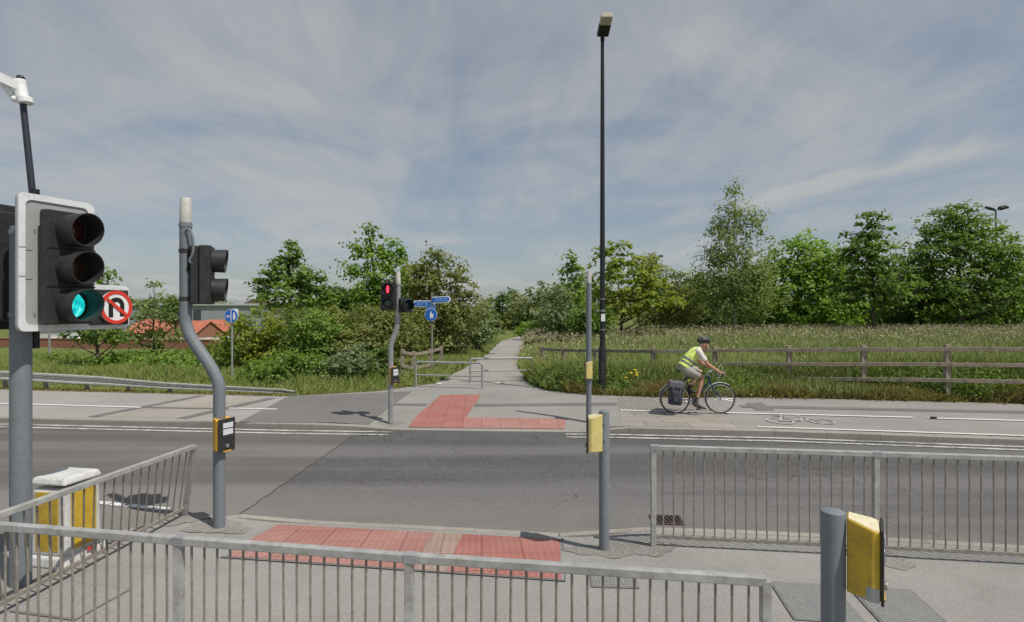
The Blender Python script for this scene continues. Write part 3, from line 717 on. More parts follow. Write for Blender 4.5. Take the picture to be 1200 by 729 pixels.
for i, (px, Y, kind, top_) in enumerate(((800, 55, 'olive', 352), (880, 56, 'dark', 345), (950, 58, 'dark', 350), (1010, 58, 'dark', 352), (1060, 60, 'dark', 350), (1120, 60, 'dark', 345), (1190, 60, 'dark', 350))):
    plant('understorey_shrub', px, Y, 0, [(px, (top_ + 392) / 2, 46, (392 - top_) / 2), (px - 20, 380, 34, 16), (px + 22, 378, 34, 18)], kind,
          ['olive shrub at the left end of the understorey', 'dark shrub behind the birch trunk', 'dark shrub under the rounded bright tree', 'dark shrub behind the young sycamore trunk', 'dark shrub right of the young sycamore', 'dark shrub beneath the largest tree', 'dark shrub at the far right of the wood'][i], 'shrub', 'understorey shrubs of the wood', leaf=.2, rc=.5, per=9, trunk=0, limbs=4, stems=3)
plant('slender_tree', 672, 42, 0, [(670, 305, 8, 12), (672, 325, 14, 18), (670, 350, 19, 22), (676, 375, 22, 18)], 'bright', 'slim upright green tree left of the black lamp column', 'tree', leaf=.16, rc=.35, per=10, dens=3.4, trunk=.1)
plant('maple_tree', 730, 37, 0, [(724, 290, 16, 9), (708, 298, 14, 9), (745, 308, 24, 12), (715, 318, 26, 14), (760, 325, 28, 13), (728, 338, 44, 16), (755, 352, 40, 14), (718, 362, 38, 15), (780, 350, 20, 8)], 'yellow', 'yellow green maple directly right of the lamp column', 'tree', leaf=.17, rc=.42, per=11, dens=2.6, trunk=.13, flat=.38, top=4.6, limbs=20)
plant('willow_tree', 778, 44, 0, [(762, 308, 13, 16), (770, 325, 22, 18), (790, 335, 24, 18), (800, 355, 32, 24), (765, 360, 34, 24), (790, 375, 34, 18)], 'olive', 'loose grey olive tree behind the yellow green maple', 'tree', leaf=.15, rc=.42, per=10, dens=2.5, trunk=.13, flat=.8)
plant('shrub', 655, 36, 0, [(655, 352, 18, 18), (648, 370, 24, 18), (668, 378, 24, 14)], 'silver', 'pale silvery shrub at the right of the path end', 'shrub', leaf=.12, rc=.3, trunk=0, stems=3, limbs=6)
plant('shrub', 690, 34, 0, [(690, 372, 26, 16), (700, 380, 26, 12), (675, 382, 18, 10)], 'mid', 'low green shrub under the slim upright tree', 'shrub', leaf=.13, rc=.3, trunk=0, stems=3, limbs=6)
for px, Y, bl, kind, lab in ((640, 62, [(640, 350, 26, 18), (655, 345, 20, 16), (632, 372, 30, 22)], 'far', 'rounded pale green tree at the right of the path vanishing point'),
        (612, 66, [(612, 358, 18, 16), (618, 374, 22, 18), (604, 378, 18, 14)], 'olive', 'olive green tree beyond the end of the path'),
        (585, 70, [(585, 352, 14, 10), (583, 366, 18, 16), (590, 380, 24, 14)], 'dark', 'dark rounded tree at the left of the path vanishing point'),
        (603, 75, [(603, 345, 6, 10), (602, 362, 12, 20)], 'dark', 'dark pointed tree above the path end'),
        (567, 55, [(568, 362, 12, 12), (560, 378, 18, 18)], 'olive', 'small olive tree between the hawthorn and the dark trees'),
        (690, 60, [(690, 345, 30, 20), (700, 365, 44, 26)], 'far', 'pale green tree far behind the lamp column'),
        (830, 75, [(810, 345, 40, 22), (860, 355, 60, 30)], 'far', 'distant pale tree showing left of the birch')):
    plant('distant_tree', px, Y, 0, bl, kind, lab, 'tree', 'distant trees beyond the path', leaf=.24, rc=.6, per=9, dens=3.2, trunk=.18)
plant('shrub', 625, 44, 0, [(622, 388, 16, 10), (640, 386, 18, 12)], 'bright', 'low bright green shrub where the path bends away', 'shrub', leaf=.14, rc=.3, trunk=0, stems=3, limbs=4)

# --- left-hand side
plant('lime_tree', 340, 31, 0, [(338, 289, 10, 8), (348, 302, 16, 10), (330, 306, 16, 10), (340, 322, 32, 13), (318, 330, 20, 10), (362, 330, 24, 12), (340, 346, 44, 16), (372, 350, 24, 14)], 'mid', 'large leaved dome shaped tree behind the bushes, left of the oak', 'tree', leaf=.15, rc=.36, per=12, dens=3.0, trunk=.13, flat=.4)
plant('oak_tree', 445, 27, 0, [(432, 271, 12, 9), (428, 288, 18, 12), (440, 300, 26, 14), (463, 286, 10, 14), (466, 305, 16, 18), (418, 315, 18, 12), (445, 325, 34, 18), (455, 345, 40, 18), (440, 350, 30, 20)], 'bright', 'open crowned bright green oak rising above the bushes behind the bent signal post', 'tree', leaf=.11, rc=.28, per=11, dens=2.6, trunk=.13, flat=.6, limbs=26)
plant('field_maple_tree', 517, 26, 0, [(512, 298, 16, 10), (500, 312, 18, 12), (528, 312, 18, 14), (515, 328, 34, 18), (490, 335, 26, 18), (540, 338, 20, 18), (516, 355, 46, 24), (535, 372, 34, 26), (500, 385, 36, 28), (520, 402, 40, 24)], 'olive', 'dense olive green tree behind the blue fingerpost', 'tree', leaf=.10, rc=.27, per=10, dens=2.9, trunk=.12, limbs=24)
plant('hawthorn_bush', 560, 30, 0, [(562, 378, 20, 16), (548, 388, 22, 22), (575, 388, 16, 14), (555, 402, 20, 14)], 'silver', 'pale flowering hawthorn bush leaning towards the path end', 'bush', leaf=.10, rc=.26, trunk=0, stems=4, limbs=10)
plant('distant_tree', 400, 45, 0, [(400, 345, 22, 12), (412, 356, 30, 16), (380, 356, 24, 14)], 'dark', 'dark tree glimpsed between the dome shaped tree and the oak', 'tree', 'distant trees beyond the path', leaf=.2, rc=.45, trunk=.15)
plant('distant_tree', 480, 40, 0, [(482, 318, 18, 12), (485, 340, 24, 18)], 'olive', 'olive tree showing between the oak and the dense olive tree', 'tree', 'distant trees beyond the path', leaf=.15, rc=.4, trunk=.15)
bushes = [(352, 18.0, [(350, 428, 36, 20), (325, 438, 28, 13), (375, 436, 28, 16)], 'bramble', 'leafy green bush at the front foot of the thicket'),
          (425, 19.2, [(425, 402, 34, 26), (445, 416, 26, 24), (405, 412, 28, 20)], 'olive', 'bushy olive shrub between the low silvery shrub and the bent signal post'),
          (375, 19.6, [(368, 386, 36, 24), (385, 402, 34, 26)], 'bramble', 'tall leafy bush in the centre of the thicket'),
          (300, 20, [(300, 384, 32, 22), (285, 405, 30, 22), (310, 420, 36, 20)], 'yellow', 'yellowish bush right behind the round blue sign'),
          (345, 21, [(345, 378, 34, 18), (330, 398, 36, 24), (360, 405, 38, 26)], 'olive', 'tall olive bush directly right of the yellowish bush'),
          (395, 20.5, [(395, 380, 34, 20), (410, 398, 34, 24), (380, 412, 36, 22)], 'olive', 'broad olive bush in the middle of the left thicket'),
          (450, 20, [(440, 376, 34, 20), (465, 390, 28, 24), (440, 405, 40, 24)], 'olive', 'olive green bush just behind the bent signal post'),
          (480, 24, [(480, 385, 24, 26), (478, 405, 26, 20)], 'olive', 'olive bush behind the left wooden fence'),
          (330, 18.5, [(330, 430, 36, 16), (305, 436, 28, 12)], 'bramble', 'low bramble bush at the left foot of the thicket'),
          (408, 17.8, [(400, 428, 26, 18), (418, 420, 24, 16), (392, 440, 20, 10)], 'silver', 'low silvery shrub bulging out at the front of the thicket'),
          (442, 18.6, [(440, 426, 22, 18), (434, 440, 22, 10)], 'mid', 'low green shrub left of the bent signal post')]
for px, Y, bl, kind, lab in bushes:
    plant('bush', px, Y, 0, bl, kind, lab, 'bush', 'bushes of the left thicket', leaf=.07, rc=.2, per=11, dens=4.4, trunk=0, stems=4, limbs=8)
plant('young_tree', 113, 21, 0, [(122, 322, 12, 8), (110, 338, 22, 12), (125, 352, 26, 12), (108, 372, 24, 12), (118, 392, 32, 12), (140, 395, 16, 7)], 'mid', 'small tree with a bare trunk behind the crash barrier at the left', 'tree', leaf=.10, rc=.26, per=10, dens=3.2, trunk=.07, flat=.5)
plant('young_tree', 180, 25, 0, [(180, 335, 9, 9), (188, 352, 18, 8), (168, 358, 16, 8), (180, 372, 30, 9), (168, 388, 26, 8), (196, 392, 24, 7), (176, 402, 24, 6)], 'birch', 'sparse feathery young tree right of the turn sign', 'tree', leaf=.09, rc=.26, per=8, dens=3.0, trunk=.05, flat=.4, limbs=22)
plant('distant_tree', 206, 70, -3.5, [(206, 358, 15, 11), (200, 370, 20, 12)], 'dark', 'rounded dark tree in front of the grey warehouse', 'tree', 'distant trees beyond the path', leaf=.25, rc=.6, trunk=.2)
for px, Y, bl, lab in ((-60, 90, [(-60, 360, 60, 24)], 'far off tree just outside the left edge'), (245, 180, [(240, 356, 30, 8), (180, 358, 40, 8)], 'low line of far trees behind the warehouse at the left'), (360, 120, [(350, 362, 30, 12), (400, 360, 40, 14)], 'distant tree clump hidden behind the thicket')):
    plant('distant_tree', px, Y, -3, bl, 'far', lab, 'tree', 'distant trees beyond the path', leaf=.5, rc=1.2, trunk=.3, limbs=4)
brs = [(250, 20, 428, 30, 14, 'bright'), (205, 20.5, 425, 34, 14, 'bramble'), (160, 22, 424, 34, 12, 'bramble'), (128, 21, 425, 26, 10, 'bright'), (80, 23, 424, 30, 10, 'mid'), (232, 24, 418, 30, 9, 'mid'), (185, 25, 419, 40, 8, 'mid'), (35, 25, 425, 34, 8, 'bramble'), (70, 29, 420, 34, 6, 'mid'), (130, 29, 419, 40, 6, 'bramble'), (215, 28, 416, 34, 8, 'mid'), (265, 24, 412, 24, 12, 'bramble')]
brl = ['bright bramble clump left of the round blue sign', 'bramble clump behind the left crank post', 'bramble clump right of the small bare trunked tree', 'bright bramble clump at the foot of the small bare trunked tree', 'green bramble clump by the thin grey post', 'scrub clump under the orange gables', 'scrub clump below the feathery young tree', 'bramble clump behind the big signal pole', 'low scrub before the brick wall behind the thin grey post', 'low scrub before the brick wall behind the small bare trunked tree', 'scrub clump before the brick wall end behind the crank post', 'bramble clump between the brick wall end and the round blue sign']
for (px, Y, py, rx, ry, kd), lab in zip(brs, brl):
    plant('bramble_clump', px, Y, 0, [(px, py, rx, ry), (px - rx * .5, py + 3, rx * .6, ry * .8), (px + rx * .5, py + 4, rx * .6, ry * .7)], kd, lab, 'brambles', 'bramble clumps behind the crash barrier', leaf=.085, rc=.22, per=9, dens=3.0, trunk=0, stems=3, limbs=4)

# --- grasses: blades
def blades(name, X, Y, H, wd, m, label, var=None, lean=.25):
    lean *= 1.7
    n = len(X); Z = np.array([terr(a, b) for a, b in zip(X, Y)])
    ang = RNG.uniform(0, 2 * math.pi, n); la = RNG.uniform(0, 2 * math.pi, n); le = RNG.normal(0, lean, n) * H
    V = np.empty((n, 4, 3)); b = np.stack([X, Y, Z - .03], 1); s = np.stack([np.cos(ang), np.sin(ang), np.zeros(n)], 1) * (wd * RNG.uniform(.7, 1.4, n))[:, None]
    tip = b + np.stack([np.cos(la) * le, np.sin(la) * le, H + .03], 1); md = b + np.stack([np.cos(la) * le * .3, np.sin(la) * le * .3, H * .55], 1)
    V[:, 0] = b - s * .6; V[:, 1] = md + s; V[:, 2] = tip; V[:, 3] = md - s
    o = raw_quads(name, V.reshape(-1, 3), n, m, None, var); tag(o, label, 'grass' if label else None, kind='stuff'); return o
def scatter(n, fx, ylo, yhi, pw=1.0):
    y = ylo + (yhi - ylo) * RNG.uniform(0, 1, n) ** pw; return y
def right_of(n, y0, y1, pw, edge=True, xmin=None, xmaxk=1.0):
    Y = y0 + (y1 - y0) * RNG.uniform(0, 1, n) ** pw; X = RNG.uniform(-.2, 1, n) * (Y * .98 + 1)
    rear = np.interp(X, [p[0] for p in REAR], [p[1] for p in REAR]); pr = np.interp(Y, [p[0] for p in PATHR], [p[1] for p in PATHR])
    ok = (Y > rear + .02) & (X > pr + .04); return X[ok], Y[ok], (Y - rear)[ok], (X - pr)[ok]
X, Y, d1_, d2_ = right_of(330000, 15, 43, 1.35)
h = np.clip(.26 + .10 * np.minimum(d1_, d2_ * 1.2), .2, .62) * RNG.uniform(.6, 1.35, len(X)) * (1 + .25 * np.sin(X * .8 + Y * .5))
blades('meadow_grass', X, Y, h, .014, grass_m, 'tall meadow grass filling the field behind the timber fence', np.clip(RNG.uniform(0, 1, len(X)) * .5 + .25 * (np.sin(X * .9) * np.cos(Y * .6) + 1) * .8, 0, 1))
# seed heads
X, Y, d1_, d2_ = right_of(15000, 19, 42, .62)
Hh = np.clip(.5 + .03 * d1_, 0, .85) * RNG.uniform(.8, 1.2, len(X)); Zz = np.array([terr(a, b) for a, b in zip(X, Y)]) + Hh
seed_m = mat('seed_heads', (.44, .38, .25), .9, 0, .2)
nn_ = RNG.normal(size=(len(X), 3)); nn_[:, 2] *= .2; nn_ /= np.linalg.norm(nn_, axis=1)[:, None]
tag(leaves_mesh('meadow_seed_heads', np.stack([X, Y, Zz], 1), nn_, .06, seed_m, None, None, .35), 'pale grass seed heads over the meadow', 'grass', kind='stuff')
# lusher, taller weeds in the strip in front of the fence
X = RNG.uniform(.6, 22, 90000); rear = np.interp(X, [p[0] for p in REAR], [p[1] for p in REAR]); dd = RNG.uniform(0, 1, len(X)) ** 1.1 * 2.3; Y = rear + dd + .03
ok = X > np.interp(Y, [p[0] for p in PATHR], [p[1] for p in PATHR]) + .05; X, Y, dd = X[ok], Y[ok], dd[ok]
blades('verge_grass', X, Y, np.clip(.12 + dd * .34, .1, .64) * RNG.uniform(.6, 1.4, len(X)), .013, verge_m, 'rank green verge grass between footway and timber fence', None, .35)
P, Nn, Vv = [], [], []
X = RNG.uniform(.8, 20, 2600); rear = np.interp(X, [p[0] for p in REAR], [p[1] for p in REAR]); Y = rear + .15 + RNG.uniform(0, 1, len(X)) * 1.7
sel = (np.sin(X * 1.3) + np.sin(X * .53 + 1) > -.5); X, Y = X[sel], Y[sel]
for x, y in zip(X, Y):
    k = 26; hh = random.uniform(.2, .74) * min(1, .45 + (y - ip(REAR, x)) * .7); z0 = terr(x, y)
    o = RNG.normal(size=(k, 3)) * np.array([.13, .13, 0]); o[:, 2] = RNG.uniform(.05, 1, k) * hh
    P.append(o + np.array([x, y, z0])); q = RNG.normal(size=(k, 3)) * .6 + np.array([0, -.2, .8]); Nn.append(q / np.linalg.norm(q, axis=1)[:, None]); Vv.append(np.full(k, random.random()) * .6 + RNG.uniform(0, .4, k))
tag(leaves_mesh('verge_weeds', np.vstack(P), np.vstack(Nn), .045, LEAF['mid'], None, np.concatenate(Vv)), 'leafy nettles and weeds crowding the timber fence', 'weeds', kind='stuff')
X = RNG.uniform(1.5, 24, 24000); rear = np.interp(X, [p[0] for p in REAR], [p[1] for p in REAR]); Y = rear - .04 + RNG.uniform(0, 1, len(X)) ** 1.6 * .8
blades('dry_weeds', X, Y, RNG.uniform(.05, .46, len(X)) * (.55 + .6 * np.sin(X * 1.1) ** 2), .012, dry_m, 'brown dry weeds along the back edge of the cycle track', None, .5)
# left verge
X = RNG.uniform(-22, -1.0, 130000); rear = np.interp(X, [p[0] for p in REAR], [p[1] for p in REAR]); dd = RNG.uniform(0, 1, len(X)) ** 1.3 * 9; Y = rear + dd + .02
ok = (X < np.interp(Y, [p[0] for p in PATHL], [p[1] for p in PATHL]) - .04) & (Y < 34); X, Y, dd = X[ok], Y[ok], dd[ok]
blades('left_verge_grass', X, Y, np.where(X < -6.5, np.clip(.03 + (dd - .7) * .2, .03, .36), np.clip(.08 + dd * .2, .06, .36)) * RNG.uniform(.5, 1.4, len(X)) * np.where((X > -4.2) & (Y < 21), .6, 1), .013, verge_m, 'long grass around the left thicket and crash barrier', None, .35)
Y = 18.5 + 24 * RNG.uniform(0, 1, 26000) ** 1.1; X = np.interp(Y, [p[0] for p in PATHL], [p[1] for p in PATHL]) - .04 - RNG.uniform(0, 1, len(Y)) ** 1.3 * 3
blades('path_side_grass', X, Y, RNG.uniform(.1, .45, len(Y)) * np.clip((np.interp(Y, [p[0] for p in PATHL], [p[1] for p in PATHL]) - X) * 1.5 + .3, .3, 1), .013, verge_m, 'grass bank along the left side of the path', None, .3)
X = RNG.uniform(-24, -3.2, 9000); rear = np.interp(X, [p[0] for p in REAR], [p[1] for p in REAR]); Y = rear - .06 + RNG.uniform(0, 1, len(X)) ** 1.6 * .5
blades('left_dry_edge', X, Y, RNG.uniform(.02, .10, len(X)), .012, dry_m, 'dry grass fringe at the back of the left footway', None, .5)
# yellow wild flowers
fl_m = mat('yellow_petals', (.75, .55, .02), .6)
for i, (px, py, lab) in enumerate(((741, 463, 'tall yellow wildflower plant right of the lamp column'), (813, 464, 'small yellow wildflowers seen through the bicycle frame'))):
    p = G(px, py); t = thing('wildflower', (p[0], p[1] + .25, 0), lab, 'flower', 0, 'yellow wildflowers on the verge')
    a = MB(); b = MB()
    for k in range(7 if i == 0 else 5):
        x = random.uniform(-.16, .16); y = random.uniform(-.1, .1); hh = random.uniform(.3, .68)
        a.tube([(x * .4, y * .4, -.05), (x, y, hh)], [.006, .004], 5)
        b = MB().ball((x, y, hh), (.045, .045, .02), 9, 4); b.ball((x + .03, y, hh - .015), (.025, .03, .02), 8, 4); b.build('flower_head', fl_m, t)
    a.build('stem', LEAF['mid'], t)

# ------------------------------------------------------------------ guardrails
def guardrail(name, pts, tops, posts, hgt, sp, label, hbot=.10, wr=.05, ext=None):
    """pts: ground polyline (x,y); tops: matching top line; posts: parameters along the line"""
    t = thing(name, (pts[0][0], pts[0][1], 0), label, 'railing'); o = Vector((pts[0][0], pts[0][1], 0))
    lens = [0]
    for i in range(1, len(pts)): lens.append(lens[-1] + math.dist(pts[i], pts[i - 1]))
    def at(tab, s, z): return Vector((np.interp(s, lens, [p[0] for p in tab]), np.interp(s, lens, [p[1] for p in tab]), z)) - o
    L = lens[-1]
    for a, b in zip(posts[:-1], posts[1:]):
        MB().bar(at(tops, a, hgt - .024) , at(tops, b, hgt - .024), .052, .048).build('top_rail', galv, t, bevel=.006)
        f = hbot / hgt
        pa = at(pts, a, 0).lerp(at(tops, a, hgt), f); pb = at(pts, b, 0).lerp(at(tops, b, hgt), f)
        MB().bar(pa, pb, .030, .035).build('bottom_rail', galvbar, t, bevel=.003)
        MB().bar(at(tops, a, hgt - .024) + (at(tops, b, 0) - at(tops, a, 0)).normalized() * -.03, at(tops, a, hgt - .024) + (at(tops, b, 0) - at(tops, a, 0)).normalized() * .05, .058, .054).build('joint_sleeve', polepale, t, bevel=.003)
    for s in posts:
        MB().bar(at(pts, s, -.05), at(tops, s, hgt - .02), .05, .05).build('post', galv if name == 'guardrail' else galv, t, bevel=.004)
    for a, b in zip(posts[:-1], posts[1:]):
        n = max(2, round((b - a) / sp)); 
        for i in range(1, n):
            s = a + (b - a) * i / n; f = hbot / hgt
            lo = at(pts, s, 0).lerp(at(tops, s, hgt), f); hi = at(tops, s, hgt - .04)
            j = Vector((random.uniform(-.004, .004), random.uniform(-.004, .004), 0))
            MB().tube([lo, (lo + hi) / 2 + j, hi], .0075, 8).build('bar', galvbar, t, smooth=True)
    return t
fp = [(-4.25, 3.96), (-3.36, 3.81), (-2.05, 3.572), (-.588, 3.322), (1.328, 3.04)]
cum = [0]
for i in range(1, 5): cum.append(cum[-1] + math.dist(fp[i], fp[i - 1]))
guardrail('guardrail', fp, fp, [0, cum[2], cum[3], cum[4]], .95, .0855, 'grey pedestrian guardrail crossing the whole foreground nearest the camera')
rp = [(1.40, 5.75), (3.44, 5.49), (5.45, 5.22), (7.45, 4.9)]
cr = [0]
for i in range(1, 4): cr.append(cr[-1] + math.dist(rp[i], rp[i - 1]))
guardrail('guardrail', rp, rp, cr, 1.0, .1, 'grey pedestrian guardrail along the near kerb at the right')
dp_ = [(-4.05, 3.1), (-3.92, 4.5), (-3.73, 6.6)]; dtp = [(-3.95, 2.9), (-3.79, 4.29), (-3.52, 6.42)]
cd = [0]
for i in range(1, 3): cd.append(cd[-1] + math.dist(dp_[i], dp_[i - 1]))
guardrail('guardrail', dp_, dtp, [0, cd[1] - .35, cd[2]], .85, .108, 'leaning grey guardrail running away from the camera at the left')

# ------------------------------------------------------------------ traffic signals
def bend(pts, n=6):                     # smooth a polyline by Chaikin cutting
    pts = [Vector(p) for p in pts]
    for _ in range(3):
        q = [pts[0]]
        for a, b in zip(pts[:-1], pts[1:]): q += [a.lerp(b, .25), a.lerp(b, .75)]
        q.append(pts[-1]); pts = q
    return pts
def head(parent, loc, rz_, lenses, visor=.2, vr=.13, size=(.36, .2), pitch=.32, name='signal_head', man=None):
    """housing with one visor and lens per aspect, facing local -y"""
    n = len(lenses); hgt = pitch * n; wd, dp = size
    H = MB().prism([(-wd/2, -hgt/2), (wd/2, -hgt/2), (wd/2, hgt/2), (-wd/2, hgt/2)], 0, dp * .55)
    H.prism([(-wd*.4, -hgt*.49), (wd*.4, -hgt*.49), (wd*.4, hgt*.49), (-wd*.4, hgt*.49)], dp * .55, dp)
    h = H.build(name, blackpl, parent, bevel=.012); h.location = loc; h.rotation_euler = (0, 0, rz_)
    for i, lm in enumerate(lenses):
        z = hgt / 2 - pitch * (i + .5)
        MB().box((0, -.003, z), (wd * .97, .006, pitch * .97)).build('door', blackpl, h, bevel=.003)
        V = MB(); nseg = 26; a0 = []
        # cowl: a tube cut on a slant, a little longer above than below
        vs = []
        for rr, yy in ((vr, 0), (vr * 1.03, 1), (vr * .97, 1), (vr * .93, 0)):
            for j in range(nseg):
                q = 2 * math.pi * j / nseg; ln = visor * (.90 + .10 * math.sin(q))
                vs.append((rr * math.cos(q), -.006 - (ln if yy else 0), z + rr * math.sin(q)))
        V.add(vs, [(r * nseg + j, r * nseg + (j + 1) % nseg, ((r + 1) % 4) * nseg + (j + 1) % nseg, ((r + 1) % 4) * nseg + j) for r in range(3) for j in range(nseg)])
        V.build('visor', blackpl, h, smooth=True)
        Ls = MB(); m_ = 5; vs = [(0, -.032, z)]; r_ = vr * .80
        for a in range(1, m_ + 1):
            for j in range(20):
                q = 2 * math.pi * j / 20; rr = r_ * a / m_; vs.append((rr * math.cos(q), -.008 - .024 * (1 - (a / m_) ** 2), z + rr * math.sin(q)))
        fs = [(0, 1 + j, 1 + (j + 1) % 20) for j in range(20)] + [(1 + a * 20 + j, 1 + (a + 1) * 20 + j, 1 + (a + 1) * 20 + (j + 1) % 20, 1 + a * 20 + (j + 1) % 20) for a in range(m_ - 1) for j in range(20)]
        Ls.add(vs, fs).build('lens', lm, h, smooth=True)
        if man == i:
            k = MB(); y0, y1 = -.042, -.034; s = vr / .13
            k.disc((0, z + .062 * s), .018 * s, y0, y1, 12); k.prism([(-.026*s, z + .042*s), (.026*s, z + .042*s), (.024*s, z - .010*s), (.018*s, z - .075*s), (-.018*s, z - .075*s), (-.024*s, z - .010*s)], y0, y1)
            k.build('standing_figure', redlit, h)
    return h
def pushbox(parent, loc, rz_, ym=yellow, simple=False):
    """wedge shaped demand unit: front plate towards local -y"""
    B = MB().slab([(-.095, -.005), (.095, -.005), (.105, .03), (.055, .135), (-.055, .135), (-.105, .03)], -.165, .165)
    B.v = [(x, y, z + (.25 * y if z > 0 else 0)) for x, y, z in B.v]
    b = B.build('push_button_unit', ym, parent, bevel=.008)
    if ym is not orange:
        tp = [(-.088, .0), (.088, .0), (.095, .03), (.050, .128), (-.050, .128), (-.095, .03)]; TT = MB().slab(tp, .1645, .1675); TT.v = [(x, y, z + .25 * y) for x, y, z in TT.v]; TT.build('faded_top', fadetop, b)
    b.location = loc; b.rotation_euler = (0, 0, rz_)
    MB().box((0, -.012, 0), (.212, .014, .36)).build('front_plate', blackpl, b, bevel=.006)
    for z, hh in ((.105, .055), (.035, .060)): MB().box((0.012, -.0215, z), (.125, .004, hh)).build('instruction_panel', panelwhite, b)
    MB().prism([(.0 + .022 * math.cos(R(a)), -.115 + .022 * math.sin(R(a))) for a in range(0, 360, 30)], -.034, -.018).build('push_button', bolt_m, b, bevel=.003)
    MB().box((0, -.016, -.171), (.10, .02, .012)).build('indicator_strip', orange, b)
    MB().tube([(.0, .05, -.165), (.0, .05, -.19)], .012, 8).build('tactile_cone', blackpl, b)
    return b

# (1) big signal at the left
PO = (-4.19, 4.95)
t = thing('traffic_signal', (*PO, 0), 'large vehicle signal at the left with lit green lamp and red ringed turn sign', 'traffic light')
MB().tube([(0, 0, -.05), (0, 0, 3.05)], .077, 20).build('pole', polegrey, t, smooth=True)
th = R(72); T_ = Vector((math.cos(th), math.sin(th), 0)); NV = Vector((math.sin(th), -math.cos(th), 0))
O = Vector((-4.055 - PO[0], 4.73 - PO[1], 0))
def loc_s(s, z, out=0): return O + T_ * s + NV * out + Vector((0, 0, z))
bd = MB()
def rrect(x0, z0, x1, z1, r=.05, n=4, corners=(1, 1, 1, 1)):
    out = []
    for (cx_, cz_, a0, on) in ((x1 - r, z1 - r, 0, corners[0]), (x0 + r, z1 - r, 90, corners[1]), (x0 + r, z0 + r, 180, corners[2]), (x1 - r, z0 + r, 270, corners[3])):
        for i in range(n + 1):
            a = R(a0 + 90 * i / n); out.append((cx_ + r * math.cos(a), cz_ + r * math.sin(a)))
    return out
def ell(g):                              # stepped outline shrunk by g
    x0, z0, x1, z1, xs_, zs_ = g, 2.16 + g, .967 - g, 2.575 - g, .626 - g, 3.31 - g
    r = .05; o = []
    def arc(cx_, cz_, a0, a1):
        for i in range(5):
            a = R(a0 + (a1 - a0) * i / 4); o.append((cx_ + r * math.cos(a), cz_ + r * math.sin(a)))
    arc(x0 + r, z0 + r, 180, 270); arc(x1 - r, z0 + r, 270, 360); arc(x1 - r, z1 - r, 0, 90); o.append((xs_, z1)); arc(xs_ - r, zs_ - r, 0, 90); arc(x0 + r, zs_ - r, 90, 180)
    return o
b = MB().prism(ell(0), 0, .028).build('backing_board', boardgrey, t, bevel=.004); b.location = loc_s(0, 0, .03); b.rotation_euler = (0, 0, th)
o1, o2 = ell(0.004), ell(.055); n = len(o1)
vs = [(x, -.012, z) for x, z in o1] + [(x, -.012, z) for x, z in o2] + [(x, .004, z) for x, z in o1] + [(x, .002, z) for x, z in o2]
fs = []
for i in range(n):
    j = (i + 1) % n; fs += [(i, j, n + j, n + i), (i, 2 * n + i, 2 * n + j, j), (n + i, n + j, 3 * n + j, 3 * n + i)]
MB().add(vs, fs).build('white_border', boardwhite, b)
for z_ in (2.62, 2.86): MB().box((.055, -.0145, z_), (.11, .003, .004)).build('panel_joint', boardgrey, b)
h = head(t, loc_s(.325, 2.70, .18), th, [lensred, lensamber, greenlit], visor=.215, vr=.137, size=(.40, .15))
for z_ in (-.16, .16): MB().box((0, -.008, z_), (.40, .008, .012)).build('hinge_line', blackin, h)
sbx = MB().box((0, .035, 0), (.345, .07, .325)).build('sign_housing', blackpl, t, bevel=.01); sbx.location = loc_s(.742, 2.365, .10); sbx.rotation_euler = (0, 0, th)
sg = MB().disc((0, 0), .150, -.03, -.004, 36).build('no_u_turn_sign', signwhite, t); sg.location = loc_s(.765, 2.365, .103); sg.rotation_euler = (0, 0, th)
MB().ring((0, 0), .123, .155, -.034, -.028, 36).build('red_ring', signred, sg)
ar = MB(); out = []; inn = []
for i in range(13):
    a = R(180 - 180 * i / 12); out.append((.076 * math.cos(a), .022 + .070 * math.sin(a))); inn.append((.034 * math.cos(a), .020 + .030 * math.sin(a)))
ar.prism([(-.076, -.085)] + out + [(.076, -.085), (.034, -.085)] + inn[::-1] + [(-.034, -.085)], -.033, -.029)
ar.prism([(-.072, -.058), (-.053, -.084), (-.034, -.058), (-.034, -.092), (-.072, -.092)], -.0345, -.0305)
ar.build('turn_arrow', blackin, sg)
MB().prism([(-.100, .062), (-.084, .086), (.100, -.058), (.084, -.086)], -.0385, -.0335).build('red_slash', signred, sg)
for z_ in (2.3, 3.0):
    k = MB().tube([(0, 0, z_ - .02), (0, 0, z_ + .02)], .085, 16); k.bar((0, 0, z_), tuple(loc_s(.12, z_, .03)), .04, .035); k.build('mounting_bracket', signback, t)
# second head facing the other way
oc = NV * -.26
b2 = MB().prism(rrect(-.33, 2.17, .33, 3.26, .05), 0, .02).build('rear_backing_board', blackpl, t, bevel=.004); b2.location = oc; b2.rotation_euler = (0, 0, th)
h2 = head(t, oc + Vector((0, 0, 2.72)) - NV * .02, th + math.pi, [lensred, lensamber, lensgreen], visor=.2, vr=.13, size=(.38, .10), name='rear_signal_head')
MB().tube(bend([oc + NV * .02 + T_ * -.30 + Vector((0, 0, 3.12)), oc + NV * .10 + T_ * -.16 + Vector((0, 0, 3.1)), oc + NV * .08 + T_ * -.12 + Vector((0, 0, 2.9)), oc + NV * .03 + T_ * -.2 + Vector((0, 0, 2.85))]), .012, 8).build('cable_loop', blackin, t, smooth=True)
